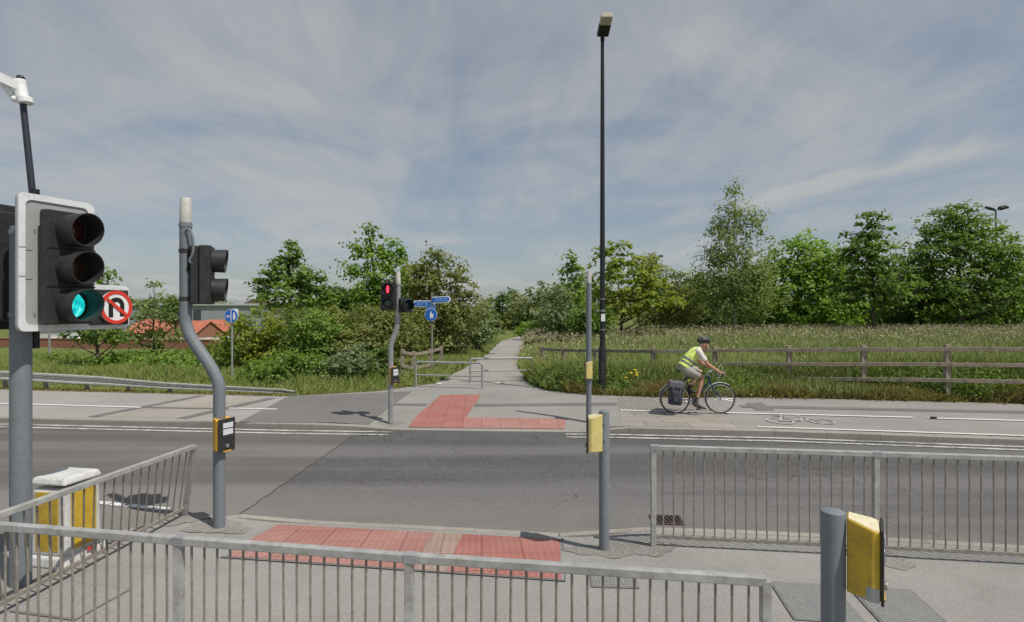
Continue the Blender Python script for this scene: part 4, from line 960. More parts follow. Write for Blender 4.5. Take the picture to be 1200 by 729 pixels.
# dark mast with a pale bracket arm
def pl(px, py, Y_): q = W(px, py, Y_); return (q[0] - PO[0], q[1] - PO[1], q[2])
MB().tube([pl(41, 408, 5.08), pl(41, 232, 5.08), pl(41, 222, 5.08)], .034, 12).build('mast_socket', blackpaint, t, smooth=True)
MB().tube([pl(39.5, 240, 5.08), pl(26, 112, 5.08)], [.027, .025], 12).build('camera_mast', mastblue, t, smooth=True)
MB().ball(pl(24, 92, 5.08), (.034, .034, .03)).build('mast_cap', blackpaint, t, smooth=True)
k = MB(); A = pl(26.5, 119, 5.08); B = pl(22.5, 94, 5.08); k.tube([A, B], [.052, .048], 12); k.tube([pl(30, 121, 5.07), pl(29, 115, 5.07)], .058, 12)
k.bar(pl(22, 101, 5.06), pl(-30, 76, 4.95), .055, .075); k.bar(pl(14, 112, 5.06), pl(4, 98, 5.05), .03, .05); k.ball(pl(17, 116, 5.05), .028)
k.build('bracket_arm', whitepaint, t, smooth=True)

# (2) near cranked post
def cranked(base, xo, zt_, z0, z1, r, label, capl=.27):
    t = thing('pedestrian_signal', (*base, 0), label, 'traffic light')
    MB().tube(bend([(0, 0, -.05), (0, 0, z0 - .25), (0, 0, z0), (xo, 0, z1), (xo, 0, z1 + .25), (xo, 0, zt_ - capl)]), r, 18).build('pole', polegrey if r > .059 else polepale, t, smooth=True)
    MB().tube([(xo, 0, zt_ - capl), (xo, 0, zt_ - capl + .01), (xo, 0, zt_ - .01), (xo, 0, zt_)], [r * .98, r * 1.0, r * .88, r * .82], 18).build('pole_cap', capwhite, t, smooth=True)
    MB().tube([(xo, 0, zt_ - capl - .05), (xo, 0, zt_ - capl - .01)], r * 1.07, 18).build('cap_collar', signback, t)
    for a in (200, 260, 320): MB().ball((xo + r * 1.07 * math.cos(R(a)), r * 1.07 * math.sin(R(a)), zt_ - capl - .03), .009, 8, 6).build('bolt', bolt_m, t)
    return t
nb = G(257, 615)[:2]
t = cranked(nb, -.366, 3.557, 1.60, 2.10, .062, 'tall crank bent pedestrian signal at the near kerb, left, with dark heads facing right')
hx = W(240, 322, 6.316)
h = head(t, (hx[0] - nb[0] + .03, .10, 2.72), R(110), [lensred, lensgreen], visor=.15, vr=.125, size=(.32, .20), pitch=.32)
k = MB(); 
for z_ in (2.46, 2.98): k.bar((-.366, 0, z_), (hx[0] - nb[0] - .02, .13, z_ - .02), .03, .03); k.tube([(-.366, 0, z_ - .02), (-.366, 0, z_ + .02)], .068, 14)
k.build('mounting_bracket', blackpl, t)
MB().tube(bend([(-.33, -.06, 3.20), (-.27, -.08, 3.21), (-.235, -.08, 3.08), (-.24, -.08, 2.94), (-.29, -.08, 2.86), (-.25, -.07, 2.84), (-.20, -.03, 2.86)]), .013, 8).build('cable_loop', polegrey, t, smooth=True)
MB().box((-.295, .06, 2.55), (.05, .12, .30)).build('rear_bracket_box', blackpl, t, bevel=.008)
MB().box((-.315, -.04, 2.86), (.02, .02, .2)).build('cable_clip', blackpl, t)
pushbox(t, (.085, -.03, 2.35 - 148 / 107.7 + .01), R(66), orange)
# (3) far cranked post
fb = G(458, 493)[:2]
t = cranked(fb, .152, 3.14, 1.62, 1.98, .055, 'smaller crank bent pedestrian signal on the far pavement showing a red man', .26)
h = head(t, (-.02 - .02 + .02, -.18, 2.35 + 14.5 / 55.7), 0, [lensred, lensgreen], visor=.06, vr=.125, size=(.31, .16), pitch=.29, man=0)
h = head(t, (.33, -.02, 2.35 + 4 / 55.7), R(38), [lensgreen], visor=.12, vr=.125, size=(.28, .14), pitch=.30, name='side_signal_head')
MB().bar((.10, -.02, 2.42), (.30, .0, 2.42), .03, .04).bar((.10, -.02, 2.52), (0, -.06, 2.5), .03, .04).build('mounting_bracket', blackpl, t)
pushbox(t, (.085, -.02, 2.35 - 78 / 55.7), R(50), orange)
# (4) far straight post
fs_ = G(690, 493)[:2]
t = thing('signal_post', (*fs_, 0), 'tall straight grey post with pale cap and yellow box on the far pavement', 'post')
MB().tube([(0, 0, -.05), (0, 0, 2.90)], .058, 18).build('pole', polegrey, t, smooth=True)
MB().tube([(0, 0, 2.90), (0, 0, 3.14)], [.058, .050], 18).build('pole_cap', capwhite, t, smooth=True)
pushbox(t, (-.065, -.03, 2.35 - 72 / 55.7), R(-100), yellowpale)
# (5) short post with yellow box, near kerb
b5 = G(708, 640)[:2]
t = thing('push_button_post', (*b5, 0), 'short grey post with a faded yellow box left of the right guardrail', 'post')
MB().tube([(0, 0, -.05), (0, 0, 1.325), (0, 0, 1.338), (0, 0, 1.344)], [.052, .052, .049, .040], 20).build('pole', polegrey, t, smooth=True)
for z_ in (1.21, 1.05): MB().ball((-.012, -.052, z_), .007, 8, 6).build('bolt', blackin, t)
pushbox(t, (-.155, -.0, 1.115), R(-97), yellowpale)
# (6) front right post
b6 = (1.605, 2.90)
t = thing('push_button_post', (*b6, 0), 'short grey post with a chipped yellow box closest to the camera at lower right', 'post')
MB().tube([(0, 0, -.05), (0, 0, 1.325), (0, 0, 1.338), (0, 0, 1.344)], [.056, .056, .054, .046], 28).build('pole', polegrey, t, smooth=True)
bx_ = pushbox(t, (.182, -.075, 1.125), R(59), yellow)
MB().slab([(-.104, .0), (-.104, .034), (-.075, .09), (-.085, .04), (-.09, .01)], -.168, -.10).build('chipped_paint', polepale, bx_)

# ------------------------------------------------------------------ white and yellow island bollard
bolw = mat('bollard_white', (.60, .60, .58), .5, 0, .08, 6, dirt=(.40, .39, .36))
t = thing('island_bollard', (-4.195, 5.47, 0), 'white plastic bollard with yellow panels behind the leaning left guardrail', 'bollard', R(-10))
MB().box((0, 0, .05), (.44, .46, .10), taper=.93).build('base', bolw, t, bevel=.02)
MB().box((0, 0, .40), (.38, .40, .62), taper=.94).build('shell', bolw, t, bevel=.035)
MB().box((0, 0, .775), (.385, .405, .065), taper=.88).build('cap', bolw, t, bevel=.02)
for d, sx_, sy_ in (((0, -.197, .41), .24, .008), ((.187, 0, .41), .008, .26), ((-.187, 0, .41), .008, .26)):
    MB().box(d, (sx_, sy_, .54)).build('yellow_panel', yellow, t, bevel=.003)
MB().box((.226, .05, .10), (.006, .10, .03)).build('reflector', signred, t)
for sx_ in (-.17, .17): MB().box((sx_, -.24, .02), (.08, .06, .035)).build('foot', bolw, t, bevel=.008)

# ------------------------------------------------------------------ street lamp
lb = G(706, 462)[:2]
t = thing('street_lamp', (*lb, 0), 'tall black street lamp column behind the far pavement', 'street lamp')
MB().tube([(0, 0, -.05), (0, 0, 1.22), (0, 0, 1.32)], [.112, .108, .078], 20).build('base_section', blackpaint, t, smooth=True)
MB().tube([(0, 0, 1.31), (0, 0, 5), (0, 0, 9.75)], [.076, .066, .048], 18).build('column', blackpaint, t, smooth=True)
MB().box((0, -.108, .62), (.12, .012, .42)).build('access_door', blackpl, t, bevel=.004)
MB().tube([(0, 0, 9.73), (0, 0, 9.86)], .058, 14).tube([(0, -.02, 9.84), (0, -.16, 9.86)], .045, 12).build('spigot', blackpaint, t, smooth=True)
hd = MB().prism([(-.15, -.07), (.15, -.07), (.17, .0), (.12, .085), (-.12, .085), (-.17, .0)], -.34, .10).build('lantern', blackpaint, t, bevel=.015); hd.location = (0, -.14, 9.90); hd.rotation_euler = (R(-14), 0, 0)
MB().prism([(-.145, -.075), (.145, -.075), (.165, .0), (.12, .083), (-.12, .083), (-.165, .0)], -.66, -.342).build('lamp_glass', mat('lamp_glass_pale', (.42, .38, .30), .3, 0, .1), hd, bevel=.02)
dk = MB().disc((0, 0), .19, -.006, .006, 24, .22).build('side_sign', signback, t); dk.location = (-.16, -.02, 2.42); dk.rotation_euler = (0, 0, R(80))
MB().bar((0, 0, 2.55), (-.17, -.02, 2.55), .02, .03).bar((0, 0, 2.3), (-.17, -.02, 2.3), .02, .03).build('sign_bracket', signback, t)
for z_, hh in ((2.62, .03), (2.30, .05), (1.78, .03)): MB().tube([(0, 0, z_ - hh / 2), (0, 0, z_ + hh / 2)], .079, 18).build('clamp_band', bolt_m, t)
MB().box((.005, -.078, 2.11), (.11, .012, .20)).build('number_plate', signwhite, t)
# floodlight masts far behind
def flood(px, py, Y, s, lab):
    x = (px - CX) / F * Y; zt_ = CZ + (HY - py) / F * Y
    t = thing('floodlight_mast', (x, Y, 0), lab, 'floodlight', 0, 'floodlight masts beyond the trees')
    MB().tube([(0, 0, -.2), (0, 0, zt_)], [.16 * s, .09 * s], 10).build('mast', polegrey, t, smooth=True)
    MB().bar((-.75 * s, 0, zt_), (.75 * s, 0, zt_), .08, .08).build('crossbar', polegrey, t)
    for sd in (-1, 1):
        o = MB().box((0, 0, 0), (.95 * s, .6 * s, .28 * s), taper=.8).build('floodlight', blackpaint, t, bevel=.03); o.location = (sd * .75 * s, -.1, zt_ + .14 * s + (.12 * s if sd > 0 else 0)); o.rotation_euler = (R(25), R(-14 * sd), 0)
flood(1167, 246, 62, .95, 'twin headed floodlight mast rising above the largest tree at the right')
flood(769, 302, 80, .75, 'twin headed floodlight mast above the olive tree, further off')

# ------------------------------------------------------------------ hoop barriers
def hoop(a, b, label):
    a, b = Vector(a), Vector(b); d = (b - a); L = d.length
    t = thing('hoop_barrier', (a.x, a.y, 0), label, 'barrier', math.atan2(d.y, d.x), 'staggered barriers across the path')
    MB().tube([(0, 0, -.05)] + list(bend([(0, 0, .6), (0, 0, .76), (.16, 0, .76)])) + list(bend([(L - .16, 0, .76), (L, 0, .76), (L, 0, .6)])) + [(L, 0, -.05)], .032, 12).build('hoop', polepale, t, smooth=True)
    MB().tube([(0, 0, .37), (L, 0, .37)], .024, 10).build('mid_rail', polepale, t, smooth=True)
hoop((-2.88, 17.4), (-.87, 17.0), 'galvanised hoop barrier at the left, nearer the road')
hoop((-1.33, 18.5), (.66, 18.75), 'galvanised hoop barrier at the right, set further back')

# ------------------------------------------------------------------ fences
def timber(name, pts, hs, label, rails=(.90, .56, .21), rh=.10):
    t = thing(name, (pts[0][0], pts[0][1], 0), label, 'fence'); o = Vector((pts[0][0], pts[0][1], 0))
    for i, (p, z) in enumerate(zip(pts, hs)):
        q = Vector((p[0], p[1], 0)) - o; b = MB().box((q.x, q.y, (z - .2) / 2), (.13, .11, z + .2), R(random.uniform(-4, 4)))
        if name: ob = b.build('post', wood, t, bevel=.008)
    for i in range(len(pts) - 1):
        for r_ in rails:
            za = hs[i] - (1 - r_) * (hs[i] if False else 1.15) ; zb = hs[i + 1] - (1 - r_) * 1.15
            a = Vector((pts[i][0], pts[i][1] - .075, za)) - o; b = Vector((pts[i + 1][0], pts[i + 1][1] - .075, zb)) - o
            m_ = a.lerp(b, .5) + Vector((0, 0, random.uniform(-.012, .006)))
            MB().bar(a, m_, .04, rh).bar(m_, b, .04, rh).build('rail', wood, t, bevel=.006)
    return t
fpts = [(1.13, 21.6), (1.80, 20.2), (2.75, 19.1), (4.34, 17.8)]
fh = [.985, 1.03, 1.09, 1.17]
def fpx(px, Y_, z): return ((px - CX) / F * Y_, Y_), z
for px, Y_, z in ((838, 17.1, 1.24), (925, 16.25, 1.32), (1012, 15.55, 1.38), (1110, 14.85, 1.44), (1215, 14.2, 1.48), (1340, 13.5, 1.5)):
    p, z = fpx(px, Y_, z); fpts.append(p); fh.append(z)
timber('timber_fence', fpts, fh, 'weathered three rail timber fence running along the meadow at the right')
timber('timber_fence', [(-3.62, 19.2), (-3.27, 19.3), (-2.85, 20.3), (-2.75, 22.5)], [1.02, .94, .95, .9], 'short broken timber fence in the bushes left of the path', rails=(.92, .52, .2))
# crash barrier
cb = [(-60, 20.6, .60), (-25, 17.9, .58), (-15, 17.15, .54), (-11.9, 16.72, .43), (-9.8, 16.35, .30), (-6.3, 15.85, .17), (-5.9, 15.8, .10)]
o0 = Vector((cb[2][0], cb[2][1], 0)); t = thing('crash_barrier', tuple(o0), 'long galvanised steel crash barrier dipping into the grass at the left', 'crash barrier')
prof = [(-.01, -.135), (-.045, -.115), (-.045, -.075), (.02, -.03), (.02, .03), (-.045, .075), (-.045, .115), (-.01, .135)]
vs = []; fs = []
fine_ = []
for a, b in zip(cb[:-1], cb[1:]):
    for i in range(8): fine_.append(Vector(a).lerp(Vector(b), i / 8))
fine_.append(Vector(cb[-1]))
for i, p in enumerate(fine_):
    k = min(1, (p.z + .05) / .5)
    tdir = (fine_[min(i + 1, len(fine_) - 1)] - fine_[max(i - 1, 0)]); nrm = Vector((-tdir.y, tdir.x, 0)).normalized()
    for back in (0, .006):
        for (d, z) in prof: vs.append(Vector((p.x, p.y, p.z - .155 * k)) - o0 + nrm * (-d * -1 + back) + Vector((0, 0, z * max(.5, k))))
np_ = len(prof)
for i in range(len(fine_) - 1):
    a = i * 2 * np_; b = a + 2 * np_
    for j in range(np_ - 1):
        fs.append((a + j, a + j + 1, b + j + 1, b + j)); fs.append((a + np_ + j, b + np_ + j, b + np_ + j + 1, a + np_ + j + 1))
MB().add(vs, fs).build('beam', mat('beam_galvanised', (.50, .50, .47), .5, .35, .12, 4, dirt=(.32, .29, .25)), t, smooth=False)
for i in range(26):
    x = -38 + i * 1.35
    if x > -9: break
    y = ip([(c[0], c[1]) for c in cb], x); z = ip([(c[0], c[2]) for c in cb], x)
    MB().box((x - o0.x, y - o0.y + .10, z / 2 - .1), (.11, .09, z + .1)).build('post', galvbar, t, bevel=.004)

# ------------------------------------------------------------------ signs
def disc_sign(t, c, r, glyph, rz_=0.0):
    b = MB().disc((0, 0), r, -.006, .006, 32).build('round_sign', signwhite, t); b.location = c; b.rotation_euler = (0, 0, rz_)
    MB().disc((0, 0), r * .95, -.010, -.0055, 32).build('blue_face', signblue, b)
    k = MB()
    if glyph == 'shared':
        k.box((0, -.012, 0), (.02, .004, r * 1.8)); 
        for cx_ in (-.14, -.055): k.ring((cx_, -.025), .026, .036, -.014, -.010, 16)
        k.prism([(-.14, -.02), (-.10, .03), (-.06, .03), (-.09, -.02)], -.014, -.010)
        q = .095
    else: q = 0
    k.disc((q, .095), .024, -.014, -.010, 12)
    k.prism([(q - .035, .065), (q + .035, .065), (q + .045, -.02), (q + .03, -.12), (q + .008, -.12), (q, -.03), (q - .01, -.12), (q - .032, -.12), (q - .03, 0)], -.014, -.010)
    if glyph != 'shared': k.disc((q + .065, .03), .018, -.014, -.010, 10); k.prism([(q + .045, .01), (q + .085, .01), (q + .08, -.11), (q + .05, -.11)], -.014, -.010)
    k.build('white_symbol', signwhite, b); return b
x0 = G(272, 450)
t = thing('route_sign', (x0[0], x0[1], 0), 'round blue shared path sign on a thin grey pole behind the crash barrier', 'sign')
MB().tube([(0, 0, -.1), (0, 0, 2.34)], .030, 12).build('pole', polepale, t, smooth=True)
disc_sign(t, (0, -.06, 2.13), .215, 'shared')
MB().box((.11, -.035, 2.25), (.20, .006, .20)).build('backing_plate', signwhite, t)
x0 = G(58, 432)
t = thing('sign_post', (x0[0], x0[1], 0), 'thin plain grey post standing beyond the crash barrier below the signal', 'post')
MB().tube([(0, 0, -.1), (0, 0, 2.5)], .035, 10).build('pole', polepale, t, smooth=True); MB().tube([(0, 0, 2.5), (0, 0, 2.53)], .038, 10).build('pole_cap', blackpl, t)
# fingerpost
Yf = 20.6; xf = (506 - CX) / F * Yf; s = F / Yf
t = thing('fingerpost', (xf, Yf, 0), 'cycle route fingerpost with two blue arms and a blue disc', 'signpost')
MB().tube([(0, 0, -.1), (0, 0, CZ + 19 / s)], .042, 12).build('pole', mat('fingerpost_pole', (.22, .19, .16), .6, 0, .2, 4), t, smooth=True)
def arm(x0, x1, zc, rz_):
    hh = .115; L = abs(x1 - x0); sg_ = 1 if x1 > x0 else -1
    poly = [(x0, -hh), (x1 - sg_ * .09, -hh), (x1, -hh * .5), (x1, hh * .5), (x1 - sg_ * .09, hh), (x0, hh)]
    b = MB().prism(poly, -.01, .01).build('finger_arm', signwhite, t); b.location = (0, -.05, zc); b.rotation_euler = (0, rz_, 0)
    c_ = MB().prism([(x0, -hh * .78), (x1 - sg_ * .12, -hh * .78), (x1 - sg_ * .05, -hh * .4), (x1 - sg_ * .05, hh * .4), (x1 - sg_ * .12, hh * .78), (x0, hh * .78)], -.016, -.0095); c_.build('blue_panel', signblue, b)
    pale = mat('faint_lettering', (.30, .42, .62), .5)
    x = x0 + sg_ * .10
    while abs(x - x0) < L - .2:
        wl = random.uniform(.04, .10); MB().box((x + sg_ * wl / 2, -.018, .03), (wl, .004, .035)).build('lettering', pale, b)
        if random.random() < .6: MB().box((x + sg_ * wl / 2, -.018, -.035), (wl * .8, .004, .03)).build('lettering', pale, b)
        x += sg_ * (wl + .03)
arm(-.03, -.66, CZ + 6 / s, R(0)); arm(.03, .68, CZ + 10 / s, R(-4))
MB().box((-.02, -.055, CZ + 1.5 / s), (.34, .012, .17)).build('route_plate', mat('route_plate_blue', (.10, .19, .42), .5), t)
disc_sign(t, (-.02, -.07, CZ - 7 / s), .225, 'person')

# ------------------------------------------------------------------ background buildings at the left
def brick_mat(name, c1, c2, mort, sc_):
    m = bpy.data.materials.new(name); m.use_nodes = True; tt = m.node_tree; b = tt.nodes['Principled BSDF']
    tcn = N(tt, 'ShaderNodeTexCoord'); mp = mapping(tt, tcn.outputs['Object'], (1, 1, 1), (R(90), 0, 0))
    br = N(tt, 'ShaderNodeTexBrick'); lk(tt, mp, br.inputs['Vector']); br.inputs['Scale'].default_value = sc_
    br.inputs['Brick Width'].default_value = .23; br.inputs['Row Height'].default_value = .08; br.inputs['Mortar Size'].default_value = .008
    br.inputs['Color1'].default_value = (*c1, 1); br.inputs['Color2'].default_value = (*c2, 1); br.inputs['Mortar'].default_value = (*mort, 1)
    c = mixc(tt, .35, br.outputs['Color'], ramp(tt, noise(tt, tcn.outputs['Object'], .8, 5, .6), [(.3, tuple(x * .7 for x in c1)), (.7, c2)]))
    lk(tt, c, b.inputs['Base Color']); b.inputs['Roughness'].default_value = .9; b.inputs['Specular IOR Level'].default_value = .2; return m
brickm = brick_mat('red_brick', (.27, .105, .065), (.33, .145, .09), (.28, .22, .18), 1.0)
tile_m = mat('orange_roof_tiles', (.50, .175, .11), .8, 0, .16, 1.2, spec=.2, dirt=(.36, .15, .10))
A, B = (-38, 36.4), (-16.8, 33.4)
t = thing('brick_wall', (B[0], B[1], 0), 'long low red brick wall beyond the brambles at the left', 'wall', math.atan2(B[1] - A[1], B[0] - A[0]))
Lw = math.dist(A, B)
MB().box((-Lw / 2, 0, -.52), (Lw, .3, 2.1)).build('brickwork', brickm, t)
MB().box((-Lw / 2, 0, .56), (Lw + .02, .36, .06)).build('coping', mat('coping_brick', (.30, .15, .10), .9), t, bevel=.01)
def gable(px, pyr, Y, wd, ln, hr, lab):
    x = (px - CX) / F * Y; za = CZ + (HY - pyr) / F * Y; ze = za - hr; z0 = -6
    t = thing('gabled_building', (x, Y, z0), lab, 'building', R(62), 'orange roofed brick units')
    e, a = ze - z0, za - z0
    MB().prism([(-wd / 2, e - .9), (wd / 2, e - .9), (wd / 2, e), (0, a), (-wd / 2, e)], 0, .3).build('gable_wall', brickm, t)
    MB().box((0, ln / 2 + .3, (e - .9) / 2), (wd, ln, e - .9)).build('white_wall', mat('white_render', (.62, .62, .60), .8), t)
    MB().box((0, .13, (e - .92) / 2), (wd - .02, .3, e - .92)).build('white_front', mat('white_render', (.62, .62, .6), .8), t)
    MB().box((0, ln / 2 + .3, e - .45), (wd - .1, ln, .9)).build('upper_wall', brickm, t)
    for sd in (-1, 1):
        r_ = MB(); o_ = .35
        r_.add([(sd * (wd / 2 + o_), -.3, e - o_ * hr / (wd / 2)), (sd * (wd / 2 + o_), ln + .5, e - o_ * hr / (wd / 2)), (0, ln + .5, a + .02), (0, -.3, a + .02),
                (sd * (wd / 2 + o_), -.3, e + .15 - o_ * hr / (wd / 2)), (sd * (wd / 2 + o_), ln + .5, e + .15 - o_ * hr / (wd / 2)), (0, ln + .5, a + .17), (0, -.3, a + .17)],
               [(0, 1, 2, 3), (4, 7, 6, 5), (0, 4, 5, 1), (1, 5, 6, 2), (2, 6, 7, 3), (3, 7, 4, 0)]).build('roof_slope', tile_m, t)
    for i in range(2):
        wn = MB().box((-wd * .22 + i * wd * .44, -.02, e - 2.2), (1.0, .08, 1.0)).build('window', mat('dark_glass', (.03, .035, .04), .15), t)
gable(211, 375, 100, 5.6, 11, 2.1, 'orange tiled brick unit with its gable left of the crank post')
gable(246, 377, 104, 5.0, 9, 1.9, 'orange tiled brick unit with its gable right of the crank post')
gable(280, 376, 110, 5.2, 9, 1.9, 'orange tiled brick unit partly behind the thicket')
t = thing('warehouse', ((245 - CX) / F * 150, 150, -6), 'long pale grey warehouse with a shallow roof in the distance at the left', 'warehouse')
mg = mat('cladding_grey', (.30, .33, .35), .6, 0, .06, .3)
MB().box((0, 8, 4.6), (46, 14, 9.2)).build('cladding', mg, t)
MB().box((0, 8, 9.45), (47, 15, .5)).build('roof_edge', mat('roof_pale', (.48, .50, .50), .5), t, bevel=.05)
MB().box((-3.5, .9, 4.2), (1.8, .3, 8.0)).build('loading_door', mat('dark_cladding', (.06, .065, .075), .6), t)
for i in range(14): MB().box((-21 + i * 3.2, .97, 4.5), (.06, .06, 8.8)).build('panel_rib', mg, t)
MB().prism([(6, 9.7), (8.2, 11.0), (11.5, 11.0), (13.5, 9.7)], 6, 12).build('rooftop_unit', mat('brown_roof', (.14, .10, .085), .7), t)
t = thing('storage_unit', ((55 - CX) / F * 62, 62, -3.85), 'low white storage unit seen below the big signal board', 'building')
MB().box((0, 3, 1.95), (4.6, 5, 3.9)).build('wall', mat('white_render', (.6, .6, .6), .8), t); MB().box((0, 3, 3.98), (4.9, 5.3, .14)).build('roof', mat('roof_pale', (.5, .5, .5), .5), t)
t = thing('container', ((88 - CX) / F * 64, 64, -3.9), 'small green container right of the white storage unit', 'container')
MB().box((0, 1.2, 1.9), (1.9, 2.4, 3.8)).build('body', mat('container_green', (.05, .19, .09), .6), t); MB().box((0, -.02, 1.9), (.05, .06, 3.7)).build('door_seam', blackpl, t)
# white car by the wall
t = thing('parked_car', ((80 - CX) / F * 50, 50, terr((80 - CX) / F * 50, 50) ), 'white parked car behind the brick wall', 'car')
t.location.z = -1.45
cw = mat('car_white', (.7, .71, .72), .25, 0, .02)
MB().prism([(-2.1, .3), (2.1, .3), (2.15, .75), (1.3, .92), (-1.6, .95), (-2.1, .85)], -.85, .85).build('body', cw, t, bevel=.06)
MB().prism([(-1.55, .93), (-1.1, 1.40), (.45, 1.42), (1.25, .92)], -.72, .72).build('cabin', cw, t, bevel=.07)
MB().prism([(-1.25, .98), (-.95, 1.33), (.38, 1.35), (.95, .98)], -.735, .735).build('window', mat('dark_glass', (.03, .035, .04), .15), t)
for x in (-1.3, 1.3):
    for y in (-.82, .82): MB().pipe([(x, y - .1, .31), (x, y + .1, .31)], .31, .12).build('wheel', blackpl, t)

# ------------------------------------------------------------------ bicycle, bag and rider
BX, BY = 3.63, 12.92
bz = pave_z(BX, BY) + .016
t = thing('bicycle', (BX, BY, bz), 'dark blue touring bicycle with drop handlebars ridden to the right', 'bicycle')
frame_m = mat('frame_blue', (.02, .045, .12), .3, 0, .1); chrome = mat('alloy', (.55, .56, .57), .3, .8, .05); rubber = mat('tyre_rubber', (.03, .03, .03), .8)
wr = .34
for name_, x in (('wheel', 0), ('wheel', 1.004)):
    wo_ = MB().torus((0, 0, 0), wr - .016, .015, 48, 8).build('wheel', rubber, t, smooth=True); wo_.location = (x, 0, wr)
    MB().torus((0, 0, 0), wr - .038, (.010, .011), 48, 8).build('rim', chrome, wo_, smooth=True)
    k = MB()
    for i in range(28):
        a = 2 * math.pi * i / 28; sgn = 1 if i % 2 else -1; a2 = a + sgn * .5
        k.tube([(.02 * math.cos(a2), .03 * sgn, .02 * math.sin(a2)), ((wr - .04) * math.cos(a), 0, (wr - .04) * math.sin(a))], .0016, 4)
    k.build('spokes', chrome, wo_); MB().tube([(0, -.05, 0), (0, .05, 0)], .02, 10).build('hub', chrome, wo_)
bb = (.425, .275); st = (.235, .80); ht = (.735, .845); hb = (.765, .73); sdl = (.17, .955)
k = MB()
def tb(a, b, r=.016, y0=0, y1=0): k.tube([(a[0], y0, a[1]), (b[0], y1, b[1])], r, 10)
tb(bb, st); tb(st, ht, .014); tb(bb, hb, .018); tb(ht, hb, .02)
for y in (-.045, .045): tb((0, wr), bb, .009, y * 1.3, y * .6); tb((0, wr), st, .008, y * 1.3, y * .4)
k.build('frame', frame_m, t, smooth=True)
k = MB()
for y in (-.05, .05): k.tube([(hb[0], y * .8, hb[1]), (.83, y, .58), (.95, y, .42), (1.004, y, wr)], [.013, .013, .010, .008], 8)
k.build('fork', frame_m, t, smooth=True)
MB().tube([(st[0], 0, st[1]), (sdl[0] + .02, 0, sdl[1] - .02)], .013, 10).build('seatpost', chrome, t, smooth=True)
MB().tube([(.05, 0, .945), (.10, 0, .962), (.18, 0, .955), (.29, 0, .95)], [(.05, .02), (.072, .028), (.045, .02), (.018, .012)], 12, side=(0, 1, 0)).build('saddle', blackpl, t, smooth=True)
MB().tube([(ht[0], 0, ht[1]), (.725, 0, .93), (.83, 0, .955)], .014, 10).build('stem', chrome, t, smooth=True)
k = MB()
for s_ in (-1, 1): k.tube(bend([(.83, 0, .955), (.83, s_ * .19, .955), (.90, s_ * .20, .955), (.985, s_ * .21, .925), (.975, s_ * .21, .83), (.87, s_ * .21, .80)]), .013, 8)
k.build('handlebar', mat('bar_tape', (.12, .12, .12), .7), t, smooth=True)
for s_ in (-1, 1): MB().tube(bend([(.985, s_ * .21, .93), (1.03, s_ * .21, .985), (1.05, s_ * .205, .90), (1.03, s_ * .2, .83)]), .008, 8).build('brake_lever', chrome, t, smooth=True)
MB().tube(bend([(.95, .0, .97), (1.0, .0, 1.10), (1.06, .0, 1.02), (1.04, 0, .90), (.93, 0, .75)]), .005, 6).build('brake_cable', panelwhite, t, smooth=True)
for x, a0, a1 in ((0, 15, 200), (1.004, 55, 190)):
    MB().torus((x, 0, wr), wr + .018, (.022, .006), 30, 8, (a0, a1)).build('mudguard', panelwhite if x else chrome, t, smooth=True)
k = MB().torus((bb[0], -.045, bb[1]), .085, .006, 28, 6); k.disc(bb, .07, -.048, -.042, 20); k.build('chainring', chrome, t)
MB().tube([(bb[0], -.05, bb[1] + .085), (0, -.05, wr + .035)], .005, 6).tube([(bb[0], -.05, bb[1] - .085), (0, -.05, wr - .035)], .005, 6).build('chain', blackin, t)
for s_, dx, dz_ in ((-1, .055, -.155), (1, -.055, .155)):
    MB().tube([(bb[0], s_ * .06, bb[1]), (bb[0] + dx, s_ * .075, bb[1] + dz_)], [.014, .010], 8).build('crank', chrome, t, smooth=True)
    MB().box((bb[0] + dx, s_ * .12, bb[1] + dz_), (.09, .09, .02)).build('pedal', blackpl, t, bevel=.004)
k = MB(); k.bar((-.18, 0, .73), (.16, 0, .735), .10, .012)
for s_ in (-1, 1): k.tube([(0, s_ * .07, wr), (-.06, s_ * .06, .73)], .006, 6); k.tube([(0, s_ * .07, wr), (.08, s_ * .06, .73)], .006, 6)
k.build('rear_rack', blackpl, t)
MB().tube([(.36, 0, .42), (.30, 0, .62)], .036, 12).build('water_bottle', blackpl, t, smooth=True)
bag_m = mat('pannier_fabric', (.05, .052, .07), .75, 0, .25, 12, bump=.3); lid_m = mat('pannier_lid', (.13, .125, .15), .7, 0, .25, 12, bump=.3)
t = thing('pannier_bag', (BX - .03, BY - .15, bz + .21), 'dark grey pannier bag hanging beside the rear wheel of the bicycle', 'bag')
MB().box((0, 0, .24), (.29, .15, .46), M=Matrix.Rotation(R(4), 4, 'Y'), taper=1.12).build('bag_body', bag_m, t, bevel=.04)
MB().box((0, -.015, .46), (.34, .17, .17), M=Matrix.Rotation(R(6), 4, 'Y')).build('flap', lid_m, t, bevel=.04)
MB().box((.01, -.09, .20), (.19, .05, .24)).build('outer_pocket', bag_m, t, bevel=.02)
for x in (-.08, .08): MB().box((x, -.095, .33), (.025, .012, .30)).build('strap', lid_m, t, bevel=.003)
